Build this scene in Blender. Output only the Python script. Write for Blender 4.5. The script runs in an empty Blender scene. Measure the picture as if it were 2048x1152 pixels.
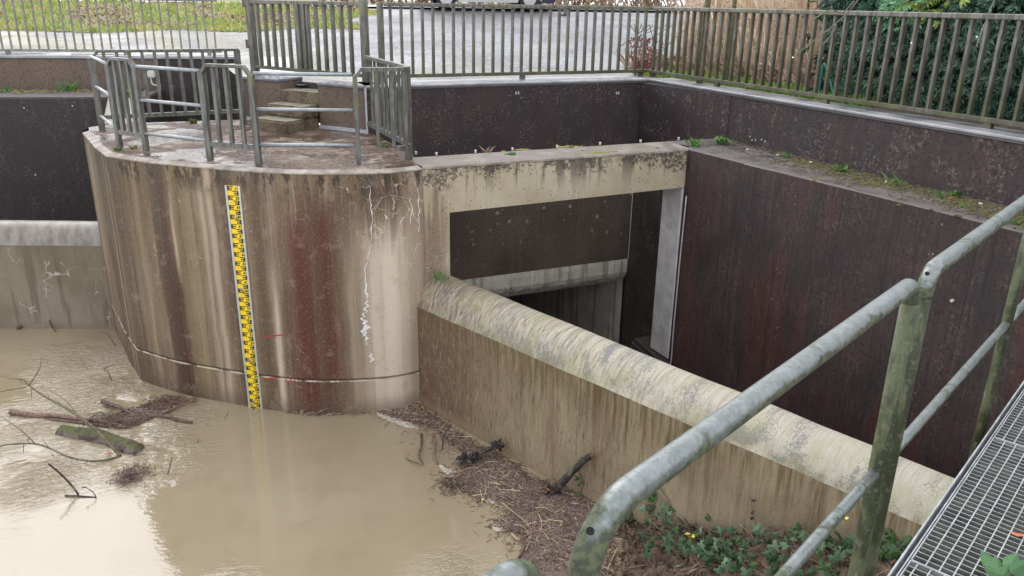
import bpy, bmesh, math, random
from mathutils import Vector, Matrix, noise as mnoise
random.seed(7)
R = math.radians
scene = bpy.context.scene
COL = scene.collection

# ------------------------------------------------------------------ camera
H = 4.294                                   # eye height over the water (water is z = 0)
RX = Vector((0.9116214, -0.41070653, 0.01632684))
DN = Vector((-0.12476979, -0.31435467, -0.94107048))
FW = Vector((0.39163621, 0.85586289, -0.33781621))
cd = bpy.data.cameras.new('camera')
cam = bpy.data.objects.new('camera', cd)
COL.objects.link(cam)
cd.sensor_width = 36.0
cd.lens = 36.0 * 1590.0 / 2048.0
cd.clip_start = 0.05
cd.clip_end = 2000
M = Matrix((( RX.x, -DN.x, -FW.x, 0), (RX.y, -DN.y, -FW.y, 0), (RX.z, -DN.z, -FW.z, H), (0, 0, 0, 1)))
cam.matrix_world = M
scene.camera = cam

# ------------------------------------------------------------------ light
SUN_EL, SUN_AZ = 37.0, -5.0                # compass direction the light comes from (0 = +Y, clockwise)
w = bpy.data.worlds.new('World'); scene.world = w; w.use_nodes = True
wt = w.node_tree; wt.nodes.clear()
sky = wt.nodes.new('ShaderNodeTexSky'); sky.sky_type = 'NISHITA'; sky.sun_disc = False
sky.sun_elevation = R(SUN_EL); sky.sun_rotation = R(SUN_AZ)
sky.air_density = 1.0; sky.dust_density = 6.0; sky.ozone_density = 1.0
hs = wt.nodes.new('ShaderNodeHueSaturation'); hs.inputs['Saturation'].default_value = 0.28
bg = wt.nodes.new('ShaderNodeBackground'); bg.inputs[1].default_value = 0.13
wo = wt.nodes.new('ShaderNodeOutputWorld')
cl = wt.nodes.new('ShaderNodeMix'); cl.data_type = 'RGBA'; cl.inputs[0].default_value = 0.78      # closed cloud cover over the clear sky
cl.inputs[7].default_value = (12.4, 12.9, 13.8, 1)
wt.links.new(sky.outputs[0], hs.inputs['Color']); wt.links.new(hs.outputs[0], cl.inputs[6]); wt.links.new(cl.outputs[2], bg.inputs[0]); wt.links.new(bg.outputs[0], wo.inputs[0])
sl = bpy.data.lights.new('sun', 'SUN'); sl.energy = 0.9; sl.angle = R(54); sl.color = (0.99, 0.995, 1.0)
so = bpy.data.objects.new('sun', sl); COL.objects.link(so)
sdir = Vector((math.sin(R(SUN_AZ)) * math.cos(R(SUN_EL)), math.cos(R(SUN_AZ)) * math.cos(R(SUN_EL)), math.sin(R(SUN_EL))))
so.rotation_euler = sdir.to_track_quat('Z', 'Y').to_euler()
so.location = (0, 0, 30)
vs = scene.view_settings
vs.view_transform = 'Standard'; vs.look = 'None'; vs.gamma = 1; vs.use_curve_mapping = False
vs.exposure = 0.40

# ------------------------------------------------------------------ helpers: picture measurements -> points on real planes
def ray(px, py):
    a, b = (px - 1024.0) / 1590.0, (py - 576.0) / 1590.0
    return RX * a + DN * b + FW
def at(px, py, z):
    d = ray(px, py); k = (z - H) / d.z
    return Vector((d.x * k, d.y * k, z))
def on(px, py, q, n):
    d = ray(px, py); q = Vector(q) - Vector((0, 0, H)); n = Vector(n)
    k = q.dot(n) / d.dot(n)
    return d * k + Vector((0, 0, H))

# ------------------------------------------------------------------ helpers: objects
def finish(name, bm, mat, parent=None, smooth=False, recalc=True):
    if recalc: bmesh.ops.recalc_face_normals(bm, faces=bm.faces)
    me = bpy.data.meshes.new(name); bm.to_mesh(me); bm.free()
    for m in (mat if isinstance(mat, (list, tuple)) else [mat]): me.materials.append(m)
    if smooth:
        for p in me.polygons: p.use_smooth = True
    o = bpy.data.objects.new(name, me); COL.objects.link(o)
    if parent:
        o.parent = parent
        o.matrix_parent_inverse = parent.matrix_world.inverted() if False else Matrix.Translation(parent.location).inverted()
    return o
def tag(o, label=None, cat=None, group=None, kind=None):
    if label: o['label'] = label
    if cat: o['category'] = cat
    if group: o['group'] = group
    if kind: o['kind'] = kind
    return o
def thing(name, loc, label, cat, group=None):
    o = bpy.data.objects.new(name, None); o.location = loc; COL.objects.link(o); o.empty_display_size = .1
    return tag(o, label, cat, group)
def copy_thing(root, delta, label=None):
    r = root.copy(); COL.objects.link(r); r.location = Vector(root.location) + Vector(delta)
    if label: r['label'] = label
    for ch in list(root.children):
        c = ch.copy(); COL.objects.link(c); c.parent = r
        for g in list(ch.children):
            e = g.copy(); COL.objects.link(e); e.parent = c
    return r

# ------------------------------------------------------------------ helpers: shapes
def prism(bm, poly, z0, z1):
    b = [bm.verts.new((p[0], p[1], z0)) for p in poly]; t = [bm.verts.new((p[0], p[1], z1)) for p in poly]
    n = len(poly); bm.faces.new(list(reversed(b))); bm.faces.new(t)
    for i in range(n): bm.faces.new((b[i], b[(i + 1) % n], t[(i + 1) % n], t[i]))
def bar(bm, p0, p1, wd, ht, up=(0, 0, 1)):
    p0, p1 = Vector(p0), Vector(p1); d = (p1 - p0).normalized(); up = Vector(up)
    if abs(d.dot(up)) > .99: up = Vector((0, 1, 0))
    s = d.cross(up).normalized() * wd / 2; u = s.cross(d).normalized() * ht / 2
    v = [bm.verts.new(p + a * s + b * u) for p in (p0, p1) for a, b in ((-1, -1), (1, -1), (1, 1), (-1, 1))]
    for f in ((3, 2, 1, 0), (4, 5, 6, 7), (0, 1, 5, 4), (1, 2, 6, 5), (2, 3, 7, 6), (3, 0, 4, 7)): bm.faces.new([v[i] for i in f])
def bevel(bm, off, seg=2):
    bmesh.ops.bevel(bm, geom=list(bm.edges), offset=off, segments=seg, affect='EDGES', clamp_overlap=True)
def tube(bm, pts, r, n=8, cap=True):
    pts = [Vector(p) for p in pts]; N = len(pts)
    rs = r if isinstance(r, (list, tuple)) else [r] * N
    T = [(pts[min(i + 1, N - 1)] - pts[max(i - 1, 0)]).normalized() for i in range(N)]
    a = Vector((0, 0, 1)) if abs(T[0].z) < .9 else Vector((1, 0, 0))
    nrm = T[0].cross(a).normalized(); rings = []
    for i in range(N):
        nrm = (nrm - T[i] * nrm.dot(T[i])).normalized(); b = T[i].cross(nrm)
        rings.append([bm.verts.new(pts[i] + (nrm * math.cos(2 * math.pi * k / n) + b * math.sin(2 * math.pi * k / n)) * rs[i]) for k in range(n)])
    for i in range(N - 1):
        for k in range(n): bm.faces.new((rings[i][k], rings[i][(k + 1) % n], rings[i + 1][(k + 1) % n], rings[i + 1][k]))
    if cap: bm.faces.new(list(reversed(rings[0]))); bm.faces.new(rings[-1])
def fillet(pts, rad, n=8):
    pts = [Vector(p) for p in pts]; out = [pts[0]]
    for i in range(1, len(pts) - 1):
        a = (pts[i - 1] - pts[i]); b = (pts[i + 1] - pts[i])
        ang = a.angle(b); t = min(rad / math.tan(ang / 2), a.length * .49, b.length * .49)
        A = pts[i] + a.normalized() * t; B = pts[i] + b.normalized() * t
        rr = t * math.tan(ang / 2); c = pts[i] + (a.normalized() + b.normalized()).normalized() * (rr / math.sin(ang / 2))
        va, vb = A - c, B - c; th = va.angle(vb)
        for k in range(n + 1):
            s = k / n
            out.append(c + (va * math.sin((1 - s) * th) + vb * math.sin(s * th)) / math.sin(th))
    out.append(pts[-1]); return out
def bezier(pts, n=6):
    pts = [Vector(p) for p in pts]; out = []
    for i in range(len(pts) - 1):
        p0, p1, p2, p3 = pts[max(i - 1, 0)], pts[i], pts[i + 1], pts[min(i + 2, len(pts) - 1)]
        for k in range(n):
            t = k / n
            out.append(.5 * ((2 * p1) + (p2 - p0) * t + (2 * p0 - 5 * p1 + 4 * p2 - p3) * t * t + (3 * p1 - p0 - 3 * p2 + p3) * t ** 3))
    out.append(pts[-1]); return out
def sheet(bm, polyline, z0, z1, nz=1, uvl=None):
    """vertical sheet along a polyline, uv = (arc length, z)"""
    u = [0]
    for a, b in zip(polyline, polyline[1:]): u.append(u[-1] + math.hypot(b[0] - a[0], b[1] - a[1]))
    g = [[bm.verts.new((p[0], p[1], z0 + (z1 - z0) * k / nz)) for k in range(nz + 1)] for p in polyline]
    for i in range(len(polyline) - 1):
        for k in range(nz):
            f = bm.faces.new((g[i][k], g[i + 1][k], g[i + 1][k + 1], g[i][k + 1]))
            if uvl:
                for l, (ii, kk) in zip(f.loops, ((i, k), (i + 1, k), (i + 1, k + 1), (i, k + 1))):
                    l[uvl].uv = (u[ii], g[ii][kk].co.z)
    return g

# ------------------------------------------------------------------ helpers: materials
class Mat:
    def __init__(s, name, rough=.8, spec=.5, metal=0.0):
        s.m = bpy.data.materials.new(name); s.m.use_nodes = True; s.t = s.m.node_tree
        s.b = s.t.nodes['Principled BSDF']
        s.b.inputs['Roughness'].default_value = rough; s.b.inputs['Metallic'].default_value = metal
        s.b.inputs['Specular IOR Level'].default_value = spec
        s._p = None
    def n(s, ty): return s.t.nodes.new(ty)
    def put(s, sock, v):
        if hasattr(v, 'is_output'): s.t.links.new(v, sock)
        else:
            if sock.type == 'RGBA' and len(v) == 3: v = (*v, 1)
            sock.default_value = v
    @property
    def pos(s):
        if s._p is None: s._p = s.n('ShaderNodeNewGeometry').outputs['Position']
        return s._p
    @property
    def nrm(s): return s.n('ShaderNodeNewGeometry').outputs['Normal']
    def uv(s): return s.n('ShaderNodeTexCoord').outputs['UV']
    def xyz(s, v):
        q = s.n('ShaderNodeSeparateXYZ'); s.put(q.inputs[0], v); return q.outputs
    def vec(s, x, y, z):
        q = s.n('ShaderNodeCombineXYZ')
        for i, v in enumerate((x, y, z)): s.put(q.inputs[i], v)
        return q.outputs[0]
    def mul(s, v, sc):
        q = s.n('ShaderNodeVectorMath'); q.operation = 'MULTIPLY'; s.put(q.inputs[0], v); s.put(q.inputs[1], sc); return q.outputs[0]
    def vadd(s, v, o):
        q = s.n('ShaderNodeVectorMath'); q.operation = 'ADD'; s.put(q.inputs[0], v); s.put(q.inputs[1], o); return q.outputs[0]
    def f(s, op, a, b=0.0, c=None, clamp=False):
        q = s.n('ShaderNodeMath'); q.operation = op; q.use_clamp = clamp
        s.put(q.inputs[0], a); s.put(q.inputs[1], b)
        if c is not None: s.put(q.inputs[2], c)
        return q.outputs[0]
    def noise(s, v=None, scale=5, detail=4, rough=.55, dist=0.0, sc=None):
        v = s.pos if v is None else v
        if sc is not None: v = s.mul(v, sc)
        q = s.n('ShaderNodeTexNoise'); s.put(q.inputs['Vector'], v)
        for k, x in (('Scale', scale), ('Detail', detail), ('Roughness', rough), ('Distortion', dist)): s.put(q.inputs[k], x)
        if detail >= 4 and rough >= .6: return s.f('MULTIPLY_ADD', q.outputs[0], 1.6, -.3, True)
        return q.outputs[0]
    def noisec(s, v=None, scale=5, detail=2):
        q = s.n('ShaderNodeTexNoise'); s.put(q.inputs['Vector'], s.pos if v is None else v); s.put(q.inputs['Scale'], scale); s.put(q.inputs['Detail'], detail); return q.outputs[1]
    def vor(s, v=None, scale=10, feat='F1', rnd=1.0):
        q = s.n('ShaderNodeTexVoronoi'); q.feature = feat; s.put(q.inputs['Vector'], s.pos if v is None else v); s.put(q.inputs['Scale'], scale); s.put(q.inputs['Randomness'], rnd)
        return q.outputs
    def ramp(s, x, lo, hi, a=0.0, b=1.0):
        q = s.n('ShaderNodeMapRange'); q.interpolation_type = 'SMOOTHSTEP'
        s.put(q.inputs[0], x); s.put(q.inputs[1], lo); s.put(q.inputs[2], hi); s.put(q.inputs[3], a); s.put(q.inputs[4], b); return q.outputs[0]
    def mix(s, fac, a, b, mode='MIX'):
        q = s.n('ShaderNodeMix'); q.data_type = 'RGBA'; q.blend_type = mode
        s.put(q.inputs[0], fac); s.put(q.inputs[6], a); s.put(q.inputs[7], b); return q.outputs[2]
    def punch(s, c, k, pivot):
        q = s.n('ShaderNodeGamma'); s.put(q.inputs[0], c); q.inputs[1].default_value = k; m = pivot ** (1 - k)
        return s.mix(1.0, q.outputs[0], (m, m, m), 'MULTIPLY')
    def bump(s, h, strength=.4, dist=.01, prev=None):
        q = s.n('ShaderNodeBump'); s.put(q.inputs['Height'], h); q.inputs['Strength'].default_value = strength; q.inputs['Distance'].default_value = dist
        if prev is not None: s.put(q.inputs['Normal'], prev)
        return q.outputs[0]
    def out(s, col=None, normal=None, rough=None, spec=None, metal=None):
        if col is not None: s.put(s.b.inputs['Base Color'], col)
        if normal is not None: s.put(s.b.inputs['Normal'], normal)
        if rough is not None: s.put(s.b.inputs['Roughness'], rough)
        if spec is not None: s.put(s.b.inputs['Specular IOR Level'], spec)
        if metal is not None: s.put(s.b.inputs['Metallic'], metal)
        return s.m
def plain(name, col, rough=.7, metal=0.0, var=.25, scale=20, bump=.2):
    g = Mat(name, rough, metal=metal); nz = g.noise(scale=scale, detail=5)
    c = g.mix(g.ramp(nz, .3, .7), [x * (1 - var) for x in col], [min(1, x * (1 + var)) for x in col])
    return g.out(c, g.bump(g.noise(scale=scale * 3, detail=4), bump, .004))

# ================================================================== concrete materials
def gauss(g, x, c, wd): 
    d = g.f('DIVIDE', g.f('SUBTRACT', x, c), wd)
    return g.f('EXPONENT', g.f('MULTIPLY', g.f('MULTIPLY', d, d), -1.0))
def pits(g, scale, rad, v=None, keep=.5):
    o = g.vor(v, scale); cr = g.xyz(o['Color'])[0]
    return g.f('MULTIPLY', g.ramp(o['Distance'], rad, rad * .45), g.ramp(cr, keep, keep + .05))

FRONT = [(-.756, 11.3), (-.66, 10.7), (-.58, 10.16), (-.45, 9.54), (-.03, 9.0), (.43, 8.57), (.87, 8.2), (1.3, 7.92), (1.76, 7.75), (2.14, 7.675), (2.40, 7.70), (2.503, 7.73)]
def smooth_front():
    c = [Vector((p[0], p[1], 0)) for p in FRONT]
    left = [c[0], c[1], c[2], c[3]]
    right = bezier(c[3:], 5)
    return [(p.x, p.y) for p in left[:-1] + right]
FP = smooth_front()
FU = [0]
for a, b in zip(FP, FP[1:]): FU.append(FU[-1] + math.hypot(b[0] - a[0], b[1] - a[1]))
def tower_hit(px, py):
    d = ray(px, py)
    for i in range(len(FP) - 1):
        ax, ay = FP[i]; bx, by = FP[i + 1]
        ex, ey = bx - ax, by - ay; det = d.x * -ey + ex * d.y
        if abs(det) < 1e-9: continue
        t = (ax * -ey + ex * ay) / det; s = (d.x * ay - d.y * ax) / det
        if -1e-4 <= s <= 1.0001 and t > 0:
            p = d * t + Vector((0, 0, H)); nx, ny = ey, -ex; l = math.hypot(nx, ny)
            return FU[i] + s * (FU[i + 1] - FU[i]), p, Vector((nx / l, ny / l, 0))
    return None
def tu(px, py):
    for dx in range(0, 60, 3):
        h = tower_hit(px + (dx if px < 500 else -dx), py)
        if h: return h[0]

def tower_material():
    g = Mat('weathered_pier_concrete', .82)
    uv = g.uv(); x = g.xyz(uv); u0, z = x[0], x[1]
    wob = g.noise(g.vec(g.f('MULTIPLY', u0, 1.5), 0.0, g.f('MULTIPLY', z, .9)), 2.0, 4)
    u = g.f('ADD', u0, g.f('MULTIPLY', g.f('SUBTRACT', wob, .5), .07))
    S = g.vec(u, 0.0, z); S0 = g.vec(u0, 0.0, z)
    big = g.noise(S, 1.0, 4, sc=(1.2, 1, .5)); blot = g.noise(S0, 5, 5, .65)
    st1 = g.noise(S, 1.0, 4, .6, sc=(4.2, 1, .10)); st2 = g.noise(S, 1.0, 5, .68, sc=(15, 1, .28)); st3 = g.noise(S, 1.0, 4, .7, sc=(52, 1, .9)); fine = g.noise(S0, 1.0, 6, .75, sc=(62, 1, 30))
    c = g.mix(g.ramp(big, .3, .7), (.135, .100, .070), (.215, .178, .138))
    c = g.mix(g.f('MULTIPLY', g.ramp(st1, .55, .85), .65), c, (.265, .236, .20))
    c = g.mix(g.f('MULTIPLY', g.ramp(st1, .47, .20), .85), c, (.078, .055, .038))
    c = g.mix(g.f('MULTIPLY', g.ramp(st2, .55, .85), .45), c, (.28, .25, .215))
    c = g.mix(g.f('MULTIPLY', g.ramp(st2, .46, .15), .60), c, (.066, .048, .034))
    c = g.mix(g.f('MULTIPLY', g.ramp(st3, .55, .75), .30), c, (.30, .27, .23)); c = g.mix(g.f('MULTIPLY', g.ramp(st3, .45, .25), .35), c, (.06, .045, .032))
    def run(px, py, wd, col, amt, ztop=2.75, zbot=-1, soft=.5, lo=.45):
        nonlocal c
        uu = tu(px, py)
        m = g.f('MULTIPLY', gauss(g, u, uu, wd), g.ramp(st2, .2, .62, lo, 1.0))
        if ztop < 2.7: m = g.f('MULTIPLY', m, g.ramp(g.f('ADD', z, g.f('MULTIPLY', g.f('SUBTRACT', st2, .5), .8)), ztop + .15, ztop - soft))
        if zbot > -.5: m = g.f('MULTIPLY', m, g.ramp(z, zbot - .1, zbot + soft))
        c = g.mix(g.f('MULTIPLY', m, amt, clamp=True), c, col)
    run(235, 560, .42, (.072, .055, .032), .9)
    run(784, 600, .33, (.44, .41, .37), 1.0, 2.3, -1, .5, .8)
    run(825, 480, .08, (.30, .26, .21), .6); run(748, 560, .05, (.40, .375, .34), .9, 2.1)
    run(702, 600, .04, (.30, .265, .215), .7, 1.9)
    run(552, 620, .040, (.40, .365, .32), .95, 1.9, -1, .9)
    run(440, 600, .055, (.34, .305, .26), .75); run(425, 600, .03, (.36, .33, .28), .6)
    run(475, 640, .05, (.085, .062, .042), .7)
    run(515, 480, .08, (.105, .08, .052), .8)
    run(640, 520, .19, (.098, .060, .042), .8, 2.5, -1, .3)
    run(602, 560, .13, (.108, .041, .029), .95, 2.50, -1, .5)
    run(622, 640, .05, (.095, .036, .026), .8, 2.1, -1, .5)
    run(650, 480, .08, (.108, .045, .032), .9, 2.50, .2, .4)
    run(362, 640, .13, (.066, .022, .015), 1.0, 2.2, -1, .9); run(345, 560, .07, (.078, .045, .030), .8)
    run(300, 600, .05, (.30, .26, .20), .6); run(325, 520, .03, (.075, .055, .035), .7)
    run(405, 640, .045, (.22, .20, .13), .7); run(385, 640, .05, (.16, .135, .075), .6)
    run(340, 400, .025, (.36, .32, .24), .9, 2.5, 1.3)
    run(255, 600, .03, (.33, .30, .25), .8, 2.75); run(190, 450, .10, (.055, .042, .025), .7); run(229, 470, .018, (.42, .38, .31), 1.0)
    c = g.mix(g.f('MULTIPLY', g.f('MULTIPLY', g.ramp(z, 1.0, 2.6), g.ramp(u, 3.2, 1.2)), g.ramp(st2, .4, .7, 0, .8)), c, (.135, .115, .048))
    c = g.mix(g.f('MULTIPLY', gauss(g, u, tu(250, 560), .40), g.ramp(st2, .1, .9, .75, .35)), c, (.072, .056, .034))
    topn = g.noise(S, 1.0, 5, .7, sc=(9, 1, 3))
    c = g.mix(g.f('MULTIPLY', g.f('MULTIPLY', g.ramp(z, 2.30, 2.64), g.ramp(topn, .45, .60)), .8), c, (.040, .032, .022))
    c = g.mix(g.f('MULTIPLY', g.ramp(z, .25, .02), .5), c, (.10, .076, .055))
    wc = g.noisec(S0, 4.0, 4)
    sv = g.vadd(S0, g.mul(wc, (.5, 0, .5)))
    ve = g.vor(g.mul(sv, (1, 1, .8)), 4.5, 'DISTANCE_TO_EDGE')['Distance']
    ve2 = g.vor(g.mul(sv, (1, 1, .6)), 7.5, 'DISTANCE_TO_EDGE')['Distance']
    reg = g.f('MULTIPLY', gauss(g, u, tu(800, 450), .36), g.ramp(z, 1.35, 1.95))
    patch = g.ramp(g.noise(S0, 1.6, 2), .55, .66)
    vm = g.f('MAXIMUM', g.f('MULTIPLY', g.ramp(ve, .030, .005), g.f('MULTIPLY', reg, g.ramp(g.noise(S0, 7, 2), .42, .55, 0, .8))), g.f('MULTIPLY', g.ramp(ve2, .016, .003), g.f('MULTIPLY', g.f('MULTIPLY', patch, g.ramp(g.noise(S0, 9, 2), .45, .6)), .5)))
    c = g.mix(vm, c, (.46, .42, .36))
    c = g.mix(g.f('MULTIPLY', g.ramp(fine, .52, .72), .30), c, (.34, .30, .25))
    c = g.mix(g.f('MULTIPLY', g.ramp(fine, .42, .15), .40), c, (.06, .046, .034))
    c = g.mix(g.f('MULTIPLY', g.ramp(blot, .60, .72), .30), c, (.27, .235, .19)); c = g.mix(g.f('MULTIPLY', g.ramp(blot, .35, .1), .18), c, (.09, .07, .05))
    c = g.mix(g.f('MULTIPLY', g.ramp(g.f('ABSOLUTE', g.f('SUBTRACT', z, .418)), .020, .009), .55), c, (.04, .032, .024)); c = g.mix(g.f('MULTIPLY', g.f('MULTIPLY', g.ramp(z, .385, .40), g.ramp(z, .412, .405)), g.ramp(blot, .35, .55)), c, (.40, .37, .32))
    pt = pits(g, 26, .16, g.pos, .72)
    c = g.mix(g.f('MULTIPLY', pt, .7), c, (.03, .024, .018))
    c = g.punch(g.mix(1.0, c, (.97, .925, .87), 'MULTIPLY'), 1.42, .18)
    nb = g.bump(fine, .35, .006); nb = g.bump(g.f('SUBTRACT', g.f('ADD', st2, g.f('MULTIPLY', vm, .6)), pt), .35, .008, nb)
    return g.out(c, nb, g.ramp(st1, .3, .7, .55, .85))
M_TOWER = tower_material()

def platform_material():
    g = Mat('wet_stained_platform', .5)
    p = g.pos; n1 = g.noise(p, 1.3, 5, .6); n2 = g.noise(p, 5, 5, .65); n3 = g.noise(p, 45, 5, .7)
    c = g.mix(g.ramp(n1, .36, .62), (.060, .027, .016), (.125, .080, .052))
    c = g.mix(g.ramp(n2, .55, .72), c, (.24, .20, .165))
    c = g.mix(g.f('MULTIPLY', g.ramp(n2, .46, .33), .7), c, (.065, .04, .028))
    c = g.mix(g.f('MULTIPLY', g.ramp(n3, .55, .72), .5), c, (.40, .37, .33))
    wet = g.ramp(g.noise(p, 2.1, 3, .5), .50, .57)
    return g.out(g.mix(g.f('MULTIPLY', wet, .35), c, g.mix(.5, c, (.03, .02, .015))), g.bump(n3, g.f and .3, .006), g.ramp(wet, 0, 1, .75, .08), .28)
M_PLAT = platform_material()
def rim_material():
    g = Mat('pale_worn_rim', .7); n2 = g.noise(scale=6, detail=5); n3 = g.noise(scale=50, detail=4)
    c = g.mix(g.ramp(n2, .35, .65), (.20, .155, .125), (.36, .325, .285)); c = g.mix(g.f('MULTIPLY', g.ramp(n3, .5, .7), .5), c, (.15, .11, .08))
    c = g.mix(g.ramp(g.noise(scale=2.2, detail=3), .6, .72), c, (.30, .25, .10))
    return g.out(c, g.bump(n3, .35, .006))
M_RIM = rim_material()

def beam_material():
    g = Mat('pale_spotted_beam_concrete', .82); p = g.pos; x = g.xyz(p); z = x[2]
    n1 = g.noise(p, 1.4, 4); st = g.noise(p, 1.0, 5, .65, sc=(9, 9, .7)); sp = g.noise(p, 28, 5, .7); cl = g.noise(p, 2.6, 3)
    c = g.mix(g.ramp(n1, .35, .65), (.39, .325, .22), (.475, .41, .295))
    c = g.mix(g.f('MULTIPLY', g.ramp(st, .52, .74), .5), c, (.33, .275, .20))
    top = g.ramp(z, 2.28, 2.68)
    sup = g.f('ADD', g.f('MULTIPLY', sp, .55), g.f('ADD', g.f('MULTIPLY', top, .26), g.f('MULTIPLY', g.ramp(cl, .35, .7), .20)))
    c = g.mix(g.f('MULTIPLY', g.ramp(sup, .53, .68), .9), c, (.060, .045, .030))
    c = g.mix(g.f('MULTIPLY', g.f('MULTIPLY', g.ramp(st, .50, .64), top), .8), c, (.075, .06, .05))
    c = g.mix(g.f('MULTIPLY', g.f('MULTIPLY', g.ramp(x[0], 3.1, 2.55), g.ramp(st, .35, .6)), .75), c, (.17, .105, .07))
    c = g.mix(g.f('MULTIPLY', g.ramp(z, .9, -.2), .6), c, (.30, .25, .19))
    pt = pits(g, 26, .24, p, .52); c = g.mix(g.f('MULTIPLY', pt, .85), c, (.06, .045, .03))
    v = g.vor(g.vadd(p, g.mul(g.noisec(p, 6, 2), (.25, .25, .25))), 7, 'DISTANCE_TO_EDGE')['Distance']
    c = g.mix(g.f('MULTIPLY', g.ramp(v, .03, .005), g.ramp(cl, .52, .6, 0, .3)), c, (.62, .58, .5))
    return g.out(c, g.bump(g.f('SUBTRACT', sp, pt), .4, .007))
M_BEAM = beam_material()
def ledge_material(name='mossy_ledge_top', c1=(.25, .21, .17), c2=(.36, .33, .29)):
    g = Mat(name, .75); p = g.pos; n1 = g.noise(p, 4, 5, .65); n2 = g.noise(p, 30, 5, .7); n3 = g.noise(p, 1.8, 3)
    c = g.mix(g.ramp(n1, .35, .65), c1, c2); c = g.mix(g.f('MULTIPLY', g.ramp(n2, .5, .7), .6), c, (.10, .08, .055))
    c = g.mix(g.f('MULTIPLY', g.ramp(n3, .56, .68), .5), c, (.13, .12, .05))
    return g.out(c, g.bump(n2, .5, .008), g.ramp(n1, .3, .7, .45, .85))
M_LEDGE = ledge_material('mossy_ledge_top', (.062, .050, .045), (.115, .096, .090)); M_BEAMTOP = ledge_material('damp_beam_top', (.125, .095, .075), (.25, .215, .18))

def dark_material(name, tint=(.026, .0175, .0205), tint2=(.044, .029, .029), red=0.0, boards=0.0, lichen=.55, brown=0.0, flecks=1.0, vz=.5, sa=.4):
    g = Mat(name, .7); p = g.pos; z = g.xyz(p)[2]
    big = g.noise(p, .9, 4); st = g.noise(p, 1.0, 5, .68, sc=(10, 10, vz)); mot = g.noise(p, 1.0, 5, .7, sc=(7, 7, 4)); sp = g.noise(p, 30, 6, .78); med = g.noise(p, 3, 4, .6); fi = g.noise(p, 75, 3, .7)
    c = g.mix(g.ramp(big, .35, .68), tint, tint2)
    if red: c = g.mix(g.f('MULTIPLY', g.ramp(g.noise(p, 1.0, 4, .6, sc=(1.3, 1.3, .3)), .44, .62), red), c, (.062, .022, .017))
    if brown: c = g.mix(g.f('MULTIPLY', g.ramp(st, .35, .7), brown), c, (.15, .105, .07))
    c = g.mix(g.f('MULTIPLY', g.ramp(st, .6, .9), sa), c, (.10, .072, .055)); c = g.mix(g.f('MULTIPLY', g.ramp(mot, .55, .85), .4), c, (.085, .062, .05)); c = g.mix(g.f('MULTIPLY', g.ramp(mot, .45, .15), .45), c, [q * .5 for q in tint])
    c = g.mix(g.f('MULTIPLY', g.ramp(st, .42, .12), sa * 1.2), c, [q * .45 for q in tint])
    fl = g.f('MULTIPLY', g.ramp(sp, .57, .66), g.ramp(g.f('ADD', g.f('MULTIPLY', med, .6), g.f('MULTIPLY', st, .4)), .44, .60))
    c = g.mix(g.f('MULTIPLY', fl, lichen), c, (.20, .155, .125))
    c = g.mix(g.f('MULTIPLY', g.ramp(fi, .60, .74), .35 * flecks), c, (.16, .125, .105))
    c = g.mix(g.f('MULTIPLY', g.ramp(sp, .44, .34), .8), c, [q * .35 for q in tint])
    h = g.f('ADD', sp, g.f('MULTIPLY', st, .5))
    if boards:
        bw = g.noise(p, 1.0, 4, .7, sc=(42, 42, 1.1)); b2 = g.noise(p, 1.0, 2, .5, sc=(15, 15, .1)); c = g.mix(g.f('MULTIPLY', g.ramp(bw, .42, .15), boards), c, (.009, .006, .006))
        c = g.mix(g.f('MULTIPLY', g.f('MULTIPLY', g.ramp(bw, .62, .9), g.ramp(med, .35, .7)), boards * .55), c, (.13, .078, .056)); h = g.f('ADD', h, g.f('MULTIPLY', bw, 1.5))
        c = g.mix(g.f('MULTIPLY', g.ramp(g.f('ABSOLUTE', g.f('SUBTRACT', b2, .5)), .012, .004), .6), c, (.006, .004, .004))
    pt = pits(g, 15, .16, p, .66); pt2 = pits(g, 40, .22, p, .75); pt = g.f('MAXIMUM', pt, pt2); c = g.mix(g.f('MULTIPLY', pt, .9), c, (.006, .005, .005))
    ch = pits(g, 9, .09, p, .8); c = g.mix(g.f('MULTIPLY', ch, .8), c, (.36, .31, .27))
    return g.out(c, g.bump(g.f('SUBTRACT', h, pt), .6, .012), g.ramp(big, .3, .7, .5, .75))
M_DARK = dark_material('dark_stained_concrete', (.020, .0140, .0145), (.036, .025, .0225), lichen=.35)
M_DARKR = dark_material('dark_board_marked_concrete', (.028, .0165, .0165), (.056, .031, .027), red=.95, boards=.8, lichen=.30, flecks=.6)
M_UPPER = dark_material('dark_parapet_concrete', (.024, .0155, .0178), (.048, .031, .030), red=.2, lichen=.75, vz=1.1, sa=.28)
M_BROWN = dark_material('brown_streaked_concrete', (.105, .072, .053), (.155, .108, .082), lichen=.3, brown=.30)
M_PIT = dark_material('speckled_pit_concrete', (.032, .024, .020), (.055, .042, .033), lichen=.6)

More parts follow.
